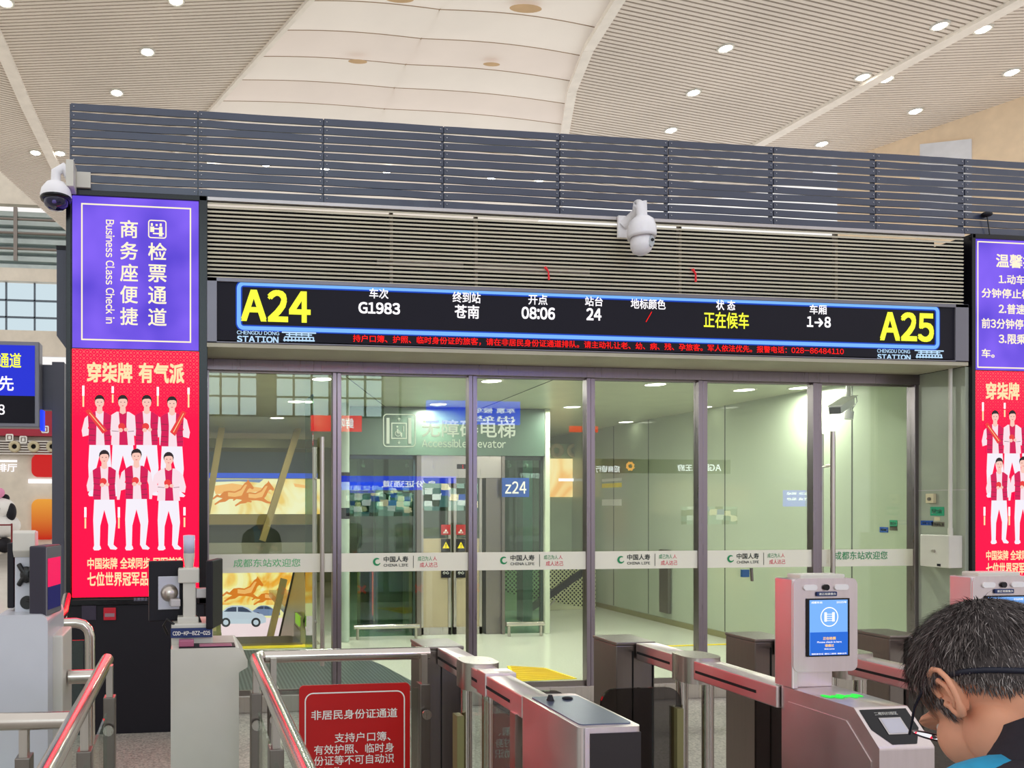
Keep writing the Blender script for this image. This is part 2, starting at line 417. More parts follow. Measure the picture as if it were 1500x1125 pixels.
# membrane strips, each sagging between its seams
def membrane():
    left = [(700, -260), (600, -160), (452, 0), (415, 42), (380, 80), (340, 124), (303, 166), (270, 203), (240, 250), (228, 300)]
    right = [(1100, -260), (1010, -160), (905, 0), (862, 70), (838, 130), (826, 200), (820, 300)]
    def edge(pts, Y):
        P = [cpt(*p) for p in pts]
        P.sort(key=lambda q: q[1])
        for a, b in zip(P, P[1:]):
            if a[1] <= Y <= b[1]: t = (Y-a[1])/(b[1]-a[1]); return a[0]+(b[0]-a[0])*t
        return P[0][0] if Y < P[0][1] else P[-1][0]
    mb = MB(); n = 24; ys = [12.5+k*1.02 for k in range(16)]
    for i, (a, b) in enumerate(zip(ys, ys[1:])):
        mb.cur = (0, 1, 0, 0, 1)[i % 5]; m = 6; vs = []
        for j in range(m+1):
            t = j/m
            for k in range(n+1):
                s = k/n; yy = a+(b-a)*t; bow = .45*math.sin(PI*((s*2) % 1 if s < 1 else 1)) if True else 0
                x0, x1 = edge(left, yy)-.5, edge(right, yy)+.1; x = x0+(x1-x0)*s
                z = HC+.34-.10*math.sin(PI*t)-.12*abs(s-.5)*2
                vs.append((x, yy-bow*.3, z))
        fs = [(j*(n+1)+k, j*(n+1)+k+1, (j+1)*(n+1)+k+1, (j+1)*(n+1)+k) for j in range(m) for k in range(n)]
        mb.add(vs, fs, True)
    mb.cur = 2
    vs = []
    for y in ys[1:-1]:
        for k in range(n):
            q = []
            for s in (k/n, (k+1)/n):
                bow = .45*math.sin(PI*((s*2) % 1 if s < 1 else 1)); x0, x1 = edge(left, y)-.5, edge(right, y)+.1
                q.append((x0+(x1-x0)*s, y-bow*.3, HC+.335-.12*abs(s-.5)*2))
            mb.bar(q[0], q[1], .018, .01)
    for y in ys[:-1]:
        q = [((edge(left, t_)-.5+edge(right, t_)+.1)/2, t_, HC+.335) for t_ in (y, y+1.02)]; mb.bar(q[0], q[1], .02, .01)
    return struct('ceiling_membrane', mb, ['cream', 'cream2', mat('membrane seam', (170, 146, 122), .8)])
membrane()
st = MB()
for px, py, r in ((585, 5, .30), (770, 19, .34), (524, 96, .22), (720, 100, .2)):
    x, y = cpt(px, py); st.add([(x+r*math.cos(2*PI*k/20), y+.4*r*math.sin(2*PI*k/20), HC+.09) for k in range(20)], [tuple(range(20))])
struct('ceiling_stain', st, mat('brown water stain', (214, 180, 140), .9))
# hall walls
wr0, wr1 = cpt(1230, 236), cpt(1700, 70)
struct('wall_right', MB().prism([wr0, wr1, (wr1[0]+.2, wr1[1]+.3), (wr0[0]+.2, wr0[1]+.3)], 'z', 0, HC+.2), 'wallbeige')
a = Vector(wr0); b = Vector(wr1); dd = (b-a).normalized(); nn = Vector((dd.y, -dd.x))
def onwall(px):
    r = ray(px, 700); t = (a.x*dd.y-a.y*dd.x)/(r[0]*dd.y-r[1]*dd.x); return Vector((r[0]*t, r[1]*t)), t
p0, t0 = onwall(1349); p1, t1 = onwall(1424)
za, zb = EYE+(740-212)/F*t0, EYE+(740-204)/F*t1
q0, q1 = p0-nn*.06, p1-nn*.06
if q0.length > p0.length: q0, q1 = p0+nn*.06, p1+nn*.06
mb = MB().add([(q0.x, q0.y, za-2), (q1.x, q1.y, zb-2), (q1.x, q1.y, zb), (q0.x, q0.y, za), (p0.x, p0.y, za-2), (p1.x, p1.y, zb-2), (p1.x, p1.y, zb), (p0.x, p0.y, za)],
              [(0,1,2,3),(7,6,5,4),(0,4,5,1),(1,5,6,2),(2,6,7,3),(3,7,4,0)])
tag(mb.build('wall_panel', mat('white wall panel', (226, 228, 236), .5)), 'white rectangular panel on the beige upper wall at far right above the slate louvres', 'wall panel')

# ================================================================ far hall seen left of the column
YF = 31
mb = MB()
mb.box(-44, -1.9, YF, YF+.3, 0, az(40, 600, YF)).box(-44, -1.9, YF, YF+.3, az(40, 412, YF), az(40, 393, YF)).box(-44, -1.9, YF, YF+.3, az(40, 520, YF), az(40, 484, YF)); mb.box(-44, -1.9, YF-.02, YF+.3, az(40,300,YF), az(40,240,YF))
struct('wall_far', mb, 'wallpale')
mb = MB().box(-44, -1.9, YF+.32, YF+.36, az(40, 520, YF), az(40, 412, YF))
o = struct('window_1', mb, 'e_sky')
mb = MB()
for k in range(-60, 140, 42): mb.box(ax(25+k, YF)-.03, ax(25+k, YF)+.03, YF+.2, YF+.31, az(40, 484, YF), az(40, 412, YF))
for py in (438, 463): mb.box(-20, -1.9, YF+.2, YF+.31, az(40, py, YF)-.03, az(40, py, YF)+.03)
struct('window_2', mb, mat('window mullion', (90, 100, 112), .5))
mb = MB().box(-44, -1.9, YF+.8, YF+.86, az(40, 393, YF), az(40, 300, YF))
for py in (312, 325, 338, 352, 365, 378, 390): mb.box(-30, -1.9, YF+.4, YF+.7, az(40, py, YF), az(40, py-7, YF))
struct('window_3', mb, mat('pale blind glass', (196, 208, 206), .35))
mb = MB()
for py in (323, 343, 366): mb.cyl((-30, YF-.1, az(40, py, YF)), (-1.9, YF-.1, az(40, py, YF)), .05)
mb.box(ax(24, YF)-.07, ax(24, YF)+.07, YF-.2, YF-.05, az(24, 383, YF), az(24, 306, YF))
struct('window_4', mb, 'steel_d')
# red banner fascia, nozzle strip, shop wall
mb = MB().box(-44, -1.9, YF-.5, YF, az(40, 640, YF), az(40, 601, YF)); o = mb.build('shop_fascia', mat('crimson fascia', (166, 14, 48), .4)); tag(o, 'long crimson shop fascia with white pictograms above the row of round nozzles', 'fascia')
mb = MB()
for px, py, s_ in ((14, 641, 10), (34, 644, 12), (66, 629, 9)):
    X, Z = at(px, py, YF-.52); ring(mb, X-.14, X+.14, Z-.14, Z+.14, .05, .05, YF-.52)
    mb.box(X-.05, X+.05, YF-.53, YF-.515, Z-.06, Z+.06)
mb.build('lettering', 'txt', o)
nz = thing('air_nozzle_strip', 'grey strip of round air nozzles above the pale shop wall with the panda', 'air vent', (ax(40, YF-.5), YF-.5, az(40, 667, YF)))
mb = MB()
for i in range(6): z = az(40, 646+i*3.6, YF); mb.box(-44, -1.9, YF-.42, YF-.1, z-.07, z-.02)
mb.build('slats', 'steel', nz)
for px in (-20, 21, 49, 76, 100):
    X, Z = at(px, 654, YF-.5); q = MB().lathe((X, YF-.5, Z), [(.09, .0), (.12, -.06), (.20, -.08), (.22, -.02), (.22, .1)], 24, 'y').build('nozzle', 'beige', nz)
    MB().disc((X, YF-.47, Z), .12, 20, 'y').build('opening', 'void', q)
# shop wall details
Ys = YF-.002
def card(name, px0, py0, px1, py1, m, label, cat, r=.3, dep=.12):
    x0, z1 = at(px0, py0, Ys); x1, z0 = at(px1, py1, Ys)
    o = MB().prism(rrect(x0, x1, z0, z1, r), 'y', Ys-dep, Ys).build(name, m); return tag(o, label, cat)
card('shop_poster', 47, 666, 84, 699, 'p_redp', 'upper red and orange lit panel on the pale shop wall behind the dark post', 'poster', .25)
o = card('shop_poster', 47, 731, 84, 790, grad_mat('orange fade print', (190, 30, 16), (232, 160, 60), 1.6), 'lower rounded orange red panel on the pale shop wall behind the dark post', 'poster', .28)
mb = MB(); ptext(mb, '咖啡厅', -20, 679, 25, 691, Ys-.12, .02); mb.box(*[ax(-20, Ys), ax(26, Ys)], Ys-.13, Ys-.11, az(0, 677, Ys), az(0, 674, Ys))
tag(mb.build('shop_sign', M['e_white']), 'glowing white characters on the pale shop wall left of the dark post', 'sign')
tag(MB().box(ax(43, Ys), ax(76, Ys), Ys-.2, Ys, az(50, 708, Ys), az(50, 702, Ys)).build('shop_sign', M['e_white']), 'small glowing white strip sign between the two orange shop panels', 'sign')
# panda figure
XP, YP = ax(5, 27), 27
pd = thing('panda_figure', 'large black and white panda figure standing by the pale shop wall', 'panda figure', (XP, YP, 0))
def pz(py): return az(5, py, YP)
def px_(p): return ax(p, YP)
MB().ell((px_(3), YP, pz(770)), (.62, .5, .42)).ell((px_(1), YP-.1, pz(744)), (.50, .42, .36)).build('body', mat('panda white', (240, 238, 236), .7), pd)
MB().ell((px_(9), YP-.1, pz(730)), (.14, .12, .14)).ell((px_(19), YP-.25, pz(750)), (.17, .18, .30)).ell((px_(1), YP-.5, pz(745)), (.10, .08, .09)).ell((px_(9), YP-.2, .26), (.28, .3, .26)).ell((px_(-8), YP-.2, .26), (.28, .3, .26)).build('dark_fur', 'blackm', pd)
MB().ell((px_(3), YP-.3, pz(722)), (.16, .15, .16)).ell((px_(-4), YP-.3, pz(720)), (.2, .18, .18)).build('bow', mat('pink bow', (236, 150, 190), .7), pd)
mb = MB().cyl((XP-2, YP-.9, pz(768)), (ax(26, YP), YP-.9, pz(768)), .025).cyl((ax(26, YP), YP-.9, 0), (ax(26, YP), YP-.9, pz(766)), .03)
tag(mb.build('rope_barrier', mat('dark red rope', (120, 20, 30), .5)), 'thin dark red rope barrier in front of the panda figure', 'rope barrier')
# gate information screen on its post
Yp = 6.6
gs = thing('gate_screen', 'hanging blue gate screen in grey housing cut off by the left picture edge', 'screen', (ax(0, Yp), Yp, az(0, 628, Yp)))
MB().box(ax(-120, Yp), ax(58, Yp), Yp, Yp+.14, az(30, 626, Yp), az(30, 500, Yp)).build('housing', 'casing', gs, .01)
MB().box(ax(-116, Yp), ax(51, Yp), Yp-.006, Yp+.01, az(30, 580, Yp), az(30, 506, Yp)).build('screen', emit('screen blue', (36, 50, 214), 1.0), gs)
MB().box(ax(-116, Yp), ax(51, Yp), Yp-.006, Yp+.01, az(30, 620, Yp), az(30, 580, Yp)).build('screen_lower', 'ledback', gs)
mb = MB(); ptext(mb, '票通道', -22, 516, 31, 538, Yp-.01, .02); mb.build('lettering', 'e_yel', gs)['label'] = 'yellow characters'
mb = MB(); ptext(mb, '优先', -26, 550, 20, 572, Yp-.01, .02); ptext(mb, '→18', -30, 592, 7, 607, Yp-.01, .02); mb.build('lettering', 'e_white', gs)
MB().box(ax(58, Yp), ax(62, Yp), Yp+.02, Yp+.12, az(60, 630, Yp), az(60, 600, Yp)).build('side_light', emit('blue edge light', (30, 60, 255), 1.3), gs)
Yq = 6.75
mb = MB().box(ax(76, Yq), ax(94, Yq), Yq, Yq+.12, 0, az(85, 530, Yq)).box(ax(57, Yq), ax(77, Yq), Yq, Yq+.1, az(65, 600, Yq), az(65, 534, Yq))
tag(mb.build('sign_post', mat('slate post paint', (78, 76, 92), .45), None, .004), 'dark grey square post with side bracket carrying the blue gate screen', 'post')
Yk = 5.75
sp = thing('loudspeaker', 'dark grey tall angled cabinet fixed to the left side of the purple and red column', 'cabinet', (ax(93, Yk), Yk, az(93, 512, Yk)))
x0, x1 = ax(83, Yk), ax(104, Yk)
MB().prism([(x0, az(90, 362, Yk)), (x1, az(90, 362, Yk)), (x1, az(90, 520, Yk)), (x0, az(90, 492, Yk))], 'y', Yk, Yk+.3).build('cabinet', mat('slate cabinet', (62, 62, 80), .4), sp, .004)
MB().box(x0-.002, x1, Yk-.004, Yk, az(90, 366, Yk), az(90, 360, Yk)).build('rim', 'blackm', sp)

# ================================================================ FACADE: louvre fence, grille, display board
fx = [103, 290, 474, 650, 820, 979, 1133, 1283, 1413, 1540, 1660, 1775]
ztop, zbot = 4.405, az(103, 278, Y0)
fn = thing('louvre_screen', 'long slate blue metal louvre screen running above the grille and light boxes', 'louvre screen', (ax(103, Y0), Y0, zbot))
nb = 10; ph = (ztop-zbot)/nb
for i in range(len(fx)-1):
    xa, xb = ax(fx[i], Y0)+.004, ax(fx[i+1], Y0)-.004; mb = MB()
    for k in range(nb):
        z0 = zbot+k*ph; n = 8; vs = []
        amp = random.uniform(-.010, .010)
        for j in range(n+1):
            t = j/n; x = xa+(xb-xa)*t; bow = amp*math.sin(PI*t)*(1 if k < nb-1 else .3); yb = random.uniform(-.002, .002)
            zz = z0+.002+bow*.5; hh = ph-.0125
            vs += [(x, Y0+yb, zz), (x, Y0+yb, zz+hh), (x, Y0+yb+.012, zz+hh), (x, Y0+yb+.012, zz)]
        fs = []
        for j in range(n):
            a_ = j*4; b_ = a_+4
            fs += [(a_, b_, b_+1, a_+1), (a_+1, b_+1, b_+2, a_+2), (a_+2, b_+2, b_+3, a_+3), (a_+3, b_+3, b_, a_)]
        fs += [(0, 1, 2, 3), (n*4+3, n*4+2, n*4+1, n*4)]; mb.add(vs, fs)
    o = mb.build('board_panel', 'fence', fn)
    mb = MB()
    for k in range(nb):
        z0 = zbot+k*ph+ph*.45
        for x in (xa+.02, xb-.02): mb.ell((x, Y0-.003, z0), (.0045, .003, .0045), 8, 4)
    mb.build('screws', 'screw', o)
for x in fx: X = ax(x, Y0); MB().box(X-.006, X+.006, Y0+.015, Y0+.05, zbot+.004, ztop-.01).build('upright', 'fence', fn)
# header structure behind and grille
zg1, zg0 = az(303, 286, Y0), az(303, 408, Y0)
gr = thing('ventilation_grille', 'wide champagne coloured slatted ventilation grille above the departure board', 'grille', (ax(850, Y0), Y0, zg0))
xL, xR = ax(303, Y0), ax(1412, Y0)
MB().box(xL, xR, Y0-.005, Y0+.06, zg1-.035, zbot-.003).build('top_rail', 'headrail', gr)
mb = MB(); n = 19; hz = (zg1-.035-zg0)/n
for k in range(n):
    z = zg0+hz*(k+.5)
    mb.prism([(Y0+.006, z-.010), (Y0+.0, z-.002), (Y0+.012, z+.006), (Y0+.030, z+.006), (Y0+.030, z-.0)], 'x', xL, xR)
mb.build('slats', 'grilleslat', gr)
mb = MB()
for px in (575, 700, 1000, 1230): X = ax(px, Y0); MB().box(X-.012, X+.012, Y0+.031, Y0+.06, zg0, zg1).build('stiffener', 'steel_d', gr)
for (a_, b_, c_, d_) in ((560, 690, 378, 368), (710, 880, 388, 378)): MB().box(ax(a_, Y0), ax(b_, Y0), Y0+.16, Y0+.2, az(a_, c_, Y0), az(a_, d_, Y0)).build('inner_duct', 'steel_d', gr)
struct('wall_plenum', MB().box(xL, xR, Y0+.25, YG+.1, zg0-.05, zg1+.02), 'void')
for px, x1_, py in ((798, 804, 391), (1014, 1019, 394)):
    X, Z = at(px, py, Y0-.01); X1, Z1 = at(x1_, py+19, Y0-.01)
    tag(MB().tube([(X, Y0-.012, Z), ((X+X1)/2+.01, Y0-.016, (Z+Z1)/2+.01), (X1, Y0-.012, Z1)], [.011, .006, .008], 8).build('ribbon', mat('red ribbon', (240, 20, 40), .5)),
        'thin red ribbon tied to the grille slats, %s' % ('above the 24 on the departure board' if px < 900 else 'below and right of the dome camera'), 'ribbon')
# display board
zb1, zb0 = az(303, 408, Y0), az(303, 503, Y0); Yb = Y0-.04
bd = thing('departure_board', 'long led departure board reading A24 to A25 between the two light box columns', 'display board', (ax(850, Y0), Y0, zb0))
mb = MB().box(xL, xR, Yb, Y0+.2, zb1-.028, zb1).box(xL, xR, Yb, Y0+.2, zb0, zb0+.010).box(xL, xL+.07, Yb, Y0+.2, zb0, zb1).box(xR-.12, xR, Yb, Y0+.2, zb0, zb1)
mb.build('casing', 'casing', bd, .003)
MB().box(xL+.06, xR-.11, Yb+.012, Y0+.1, zb0+.02, zb1-.02).build('screen', 'ledback', bd)
Yl = Yb+.008
xa, za1 = at(347, 412, Yl); xb, _ = at(1376, 450, Yl); za0 = az(347, 483, Yl)
mb = MB(); ring(mb, xa, xb, za0, za1, .05, .028, Yl); mb.build('border_light', 'e_blue', bd)
mb = MB(); ring(mb, xa-.008, xb+.008, za0-.008, za1+.008, .055, .046, Yl+.002); mb.build('border_halo', 'e_blued', bd)
mb = MB(); ptext(mb, 'A24', 353, 423, 455, 470, Yl, .05); ptext(mb, 'A25', 1289, 456, 1368, 499, Yl, .05)
ptext(mb, '正在候车', 1031, 456, 1097, 480, Yl, .02); mb.build('lettering', 'e_yel', bd)['label'] = 'yellow led characters'
mb = MB()
for t, x0_, y0_, x1_, y1_, b in (('车次', 541, 422, 569, 437, .02), ('G1983', 525, 442, 586, 459, .045), ('终到站', 663, 427, 704, 443, .02), ('苍南', 666, 446, 702, 466, .025),
      ('开点', 774, 431, 802, 446, .02), ('08:06', 764, 449, 813, 467, .045), ('站台', 857, 434, 883, 448, .02), ('24', 859, 451, 881, 469, .045),
      ('地标颜色', 924, 437, 975, 452, .02), ('状 态', 1049, 439, 1077, 454, .02), ('车厢', 1186, 446, 1211, 460, .02), ('1→8', 1182, 463, 1217, 479, .045)):
    ptext(mb, t, x0_, y0_, x1_, y1_, Yl, b)
mb.build('lettering', 'e_white', bd)['label'] = 'white led characters'
mb = MB(); ptext(mb, '持户口簿、护照、临时身份证的旅客，请在非居民身份证通道排队。请主动礼让老、幼、病、残、孕旅客。军人依法优先。报警电话：028-86484110', 517, 490, 1236, 501, Yl, .02)
ptext(mb, '/', 946, 456, 955, 472, Yl, .03); mb.build('lettering', 'e_red', bd)['label'] = 'red led characters'
mb = MB()
for x, y in ((347, 484), (1285, 511)):
    ptext(mb, 'CHENGDU DONG', x, y, x+(62 if x < 999 else 48), y+5.5, Yl, .02); ptext(mb, 'STATION', x, y+7.5, x+(61 if x < 999 else 49), y+(17 if x < 999 else 15), Yl, .05)
    s_ = 1 if x < 999 else .84; bx0 = x+66*s_
    def rr(a, b, c, d):
        X, Z = at(bx0+a*s_, y+b*s_, Yl); X1, _ = at(bx0+c*s_, y, Yl); Z1 = az(bx0+a*s_, y+d*s_, Yl); mb.box(X, X1, Yl, Yl+.004, Z1, Z)
    rr(0, 1.5, 50, 3.5); rr(6, 5, 44, 6.5); rr(10, 3, 12, 10); rr(38, 3, 40, 10); rr(20, 3, 22, 8); rr(28, 3, 30, 8); rr(4, 8.5, 46, 10); rr(2, 13, 48, 15)
    for k in range(9): rr(3+k*5.3, 10, 4.6+k*5.3, 16)
mb.build('station_mark', emit('led pale blue', (190, 225, 255), 1.0), bd)
# soffit and header rail
struct('ceiling_soffit', MB().box(xL, xR, Yb+.005, YG+.08, zb0-.03, zb0-.002), 'soffit')

# ================================================================ LIGHT BOX COLUMNS
def person_print(px, top, H, kind, layer, B):
    """flat printed figure on the poster; units of figure height"""
    def P(u, v): return (ax(px+u*H, Y0), az(px, top+v*H, Y0))
    def poly(m, pts, l, sx=1): B.setdefault(m, MB()).poly([(P(a_*sx, b_)[0], Y0-.0045-layer*.003-l*.0004, P(a_*sx, b_)[1]) for a_, b_ in pts])
    def circ(m, u, v, ru, rv, l): poly(m, [(u+ru*math.cos(t), v+rv*math.sin(t)) for t in [2*PI*k/14 for k in range(14)]], l)
    poly('p_pants', [(-.10,.50),(.10,.50),(.115,.72),(.09,.95),(.035,.95),(.04,.75),(.0,.60),(-.04,.76),(-.045,.96),(-.10,.96),(-.11,.70)], 0)
    poly('p_pants', [(-.10,.95),(-.04,.955),(-.03,.985),(-.055,1.0),(-.10,1.0),(-.112,.98)], 1); poly('p_pants', [(.035,.945),(.09,.945),(.13,.98),(.115,.995),(.06,.99)], 1)
    inner, outer = ('p_shirt', 'p_vest') if kind != 1 else ('p_vest', 'p_shirt')
    sl = 'p_shirt'
    poly(sl, [(-.10,.20),(-.145,.24),(-.175,.36),(-.165,.42),(-.09,.40),(-.07,.36),(-.115,.34),(-.09,.26)], 1)
    if kind in (0, 3): poly(sl, [(.10,.20),(.145,.25),(.165,.40),(.15,.50),(.125,.50),(.12,.36),(.09,.28)], 1)
    else: poly(sl, [(.10,.20),(.145,.24),(.175,.36),(.165,.42),(.09,.40),(.07,.36),(.115,.34),(.09,.26)], 1)
    poly(outer, [(-.06,.175),(.06,.175),(.115,.21),(.105,.36),(.115,.50),(-.115,.50),(-.105,.36),(-.115,.21)], 2)
    poly(inner, [(-.04,.17),(.04,.17),(.035,.30),(.05,.50),(-.035,.50),(-.03,.30)], 3)
    for v in ((.28,.34,.40,.45) if kind != 1 else (.36,)):
        poly('p_dark', [(-.108,v),(-.04,v+.006),(-.04,v+.010),(-.108,v+.005)], 4); poly('p_dark', [(.108,v),(.05,v+.006),(.05,v+.010),(.108,v+.005)], 4)
    poly('p_skin', [(-.025,.12),(.025,.12),(.03,.185),(0,.20),(-.03,.185)], 4)
    circ('p_hairp', 0, .065, .052, .058, 5); circ('p_skin', 0, .085, .045, .055, 6); poly('p_hairp', [(-.045,.062),(-.035,.03),(.03,.025),(.047,.06),(.02,.048),(-.02,.05)], 7)
    for sx in (-1, 1): circ('p_dark', sx*.018, .082, .007, .0035, 7)
    poly('p_vest', [(-.013,.115),(.013,.115),(0,.122)], 7)
    if kind == 2: poly('p_scroll', [(-.14,.17),(-.10,.15),(.08,.36),(.03,.39)], 8); poly('p_goldp', [(-.10,.19),(-.095,.185),(.05,.355),(.043,.36)], 9)
    elif kind == 4: poly('p_scroll', [(.14,.17),(.10,.15),(-.02,.36),(.03,.40)], 8); poly('p_goldp', [(.115,.18),(.11,.175),(.01,.36),(.016,.365)], 9)
    else: circ('p_scroll', -.01, .32, .035, .035, 8); circ('p_skin', -.02, .355, .022, .02, 9); circ('p_skin', .03, .35, .02, .018, 9)
def column(dx, kind, label):
    lx0, lx1 = ax(98, Y0)+dx, ax(303, Y0)+dx; zt = az(103, 279, Y0)
    t = thing('light_box_column', label, 'light box column', ((lx0+lx1)/2, Y0, 0))
    mb = MB().box(lx0, lx1, Y0+.004, YG+.05, 0.02, zt).box(lx0-.004, lx0+.03, Y0-.02, Y0+.01, .9, zt).box(lx1-.055, lx1+.004, Y0-.02, Y0+.01, .9, zt).box(lx0, lx1, Y0-.02, Y0+.01, zt-.035, zt+.002).box(lx0, lx1, Y0-.02, Y0+.01, .905, .945)
    mb.build('casing', 'black', t, .003)
    MB().box(lx0+.03, lx1-.02, Y0-.002, Y0+.05, 0, .9).build('base_cabinet', 'blackm', t, .004)
    x0, x1 = ax(106, Y0)+dx, ax(291, Y0)+dx
    sc = MB().box(x0, x1, Y0-.003, Y0+.003, az(106, 509, Y0), az(106, 286, Y0)).build('sign_screen', 'purple', t)
    fr = MB(); a0, a1 = (119, 280) if kind == 0 else (111, 284)
    ring(fr, ax(a0, Y0)+dx, ax(a1, Y0)+dx, az(106, 498 if kind == 0 else 506, Y0), az(106, 297 if kind == 0 else 290, Y0), .003, .010, Y0-.005)
    if kind == 0:
        for i, ch in enumerate('商务座便捷'): ptext(fr, ch, 176, 322+i*32, 202, 348+i*32, Y0-.005, .02)
        for i, ch in enumerate('检票通道'): ptext(fr, ch, 217, 355+i*32, 244, 381+i*32, Y0-.005, .02)
        X0, Z1 = at(155, 322, Y0); text(fr, 'Business Class Check in', X0, ax(168, Y0), az(155, 474, Y0), Z1, Y0-.005, .02, rot=1)
        ring(fr, ax(217, Y0), ax(244, Y0), az(217, 349, Y0), az(217, 322, Y0), .02, .008, Y0-.005)
        for (a, b, c, d) in ((221,327,224,331),(220,332,226,340),(234,327,237,331),(233,332,238,346),(226,334,233,336),(228,328,231,331),(224,341,240,343)):
            fr.box(ax(a, Y0), ax(c, Y0), Y0-.006, Y0-.005, az(217, d, Y0), az(217, b, Y0))
    else:
        X = lambda p: ax(106, Y0)+dx+(ax(p, Y0)-ax(1427, Y0)); Zr = lambda py: az(1440, py, Y0)
        for s_, p0_, q0_, p1_, q1_ in (('温馨提示', 1458, 371, 1536, 391), ('1.动车开车前', 1462, 401, 1541, 415), ('分钟停止检票。', 1437, 422, 1530, 436), ('2.普速列车开', 1462, 444, 1541, 459),
              ('前3分钟停止检票', 1437, 466, 1538, 481), ('3.限乘当日', 1462, 488, 1528, 503), ('车。', 1437, 511, 1456, 524)):
            text(fr, s_, X(p0_), X(p1_), Zr(q1_), Zr(q0_), Y0-.005, .03)
    fr.build('lettering', 'e_cream', sc)
    rp = MB().box(x0, x1, Y0-.003, Y0+.003, az(106, 875, Y0), az(106, 511, Y0)).build('poster_screen', 'poster', t)
    B = {}
    for i, (px, top, H, k) in enumerate(((146,577,150,2),(180,577,150,1),(215,577,150,3),(252,579,150,4))): person_print(px, top, H, k, 0, B)
    for i, (px, top, H, k) in enumerate(((153,658,148,0),(200,656,150,3),(247,661,145,1))): person_print(px, top, H, k, 1.5, B)
    for m_, q in B.items():
        if dx: q.v = [(v[0]+dx, v[1], v[2]) for v in q.v]
        q.build('printed_people' , m_, rp)
    g = MB()
    ptext(g, '穿柒牌', 127, 530, 194, 560, Y0-.006, .05); ptext(g, '有气派', 203, 531, 270, 561, Y0-.006, .05)
    ptext(g, '中国柒牌 全球同步 冠军首选', 128, 817, 268, 834, Y0-.006, .035); ptext(g, '七位世界冠军品牌代言人', 128, 838, 268, 859, Y0-.006, .035)
    g2 = MB()
    for px, y0_, y1_ in ((122,565,580),(165,566,576),(231,567,580),(276,568,578),(125,743,758),(174,743,758),(270,743,755)): g2.box(ax(px-1.4, Y0), ax(px+1.8, Y0), Y0-.006, Y0-.004, az(px, y1_, Y0), az(px, y0_, Y0))
    for px, y0_, y1_ in ((122,576,596),(165,578,590),(231,579,595),(276,576,597),(125,759,774),(174,758,774),(270,758,772)): g.box(ax(px-1, Y0), ax(px+1.4, Y0), Y0-.006, Y0-.004, az(px, y1_, Y0), az(px, y0_, Y0))
    for q, nm in ((g, 'e_gold'), (g2, 'e_white')):
        if dx: q.v = [(v[0]+dx, v[1], v[2]) for v in q.v]
        q.build('lettering', nm, rp)
    if kind == 0:
        MB().box(ax(152, Y0), ax(170, Y0), Y0-.02, Y0, az(152, 908, Y0), az(152, 890, Y0)).build('control_panel', mat('red control plate', (190, 10, 40), .4), t, .003)
        mb = MB().box(ax(154, Y0), ax(168, Y0), Y0-.022, Y0-.02, az(152, 903, Y0), az(152, 898, Y0)); mb.build('display', mat('grey plate', (150, 120, 130), .4), t)
        MB().box(ax(120, Y0), ax(141, Y0), Y0-.012, Y0, az(120, 908, Y0), az(120, 887, Y0)).build('access_panel', mat('dim panel', (46, 36, 58), .3), t)
        mb = MB(); ptext(mb, '凯撒旅业', 196, 875.5, 216, 880.5, Y0-.022, .02); mb.build('maker_mark', mat('grey mark', (120, 120, 140), .5), t)
    return t
M['e_gold'] = emit('backlit gold lettering', (255, 222, 170), 1.1)
column(0, 0, 'left light box column with purple Business Class check in sign above red clothing poster')
column(ax(1427, Y0)-ax(106, Y0), 1, 'right light box column with purple notice list above red clothing poster, cut by picture edge')

# ================================================================ GLASS FRONT
zh1, zh0 = az(400, 529, YG), az(400, 545, YG)        # header rail
posts = [(300, 306), (486, 499), (684, 697), (856, 869), (1019, 1033), (1186, 1200), (1334, 1350)]
struct('trim_header', MB().box(ax(300, YG), ax(1352, YG), YG-.05, YG+.05, zh0, zb0-.03), 'bronze', .004)
mb = MB().box(ax(306, YG), ax(1334, YG), YG-.03, YG+.03, 0, .13)
struct('trim_base', mb, 'steel', .004)
YR = YG-.02
names = ['door', 'panel', 'panel', 'panel', 'panel', 'door']
lab = ['leftmost glass door with frosted band of green characters, horse billboard behind', 'glass panel in front of the Accessible Elevator pictogram and dark lift shaft', 'glass panel in front of the z24 sign',
       'glass panel with frosted logo band, third of its kind, between z24 and the corridor wall', 'glass panel with small lock and keys below its frosted logo band', 'rightmost glass door with tall steel pull handle beside the grey green side wall']
zf1, zf0 = az(700, 809, YR), az(700, 835.5, YR)
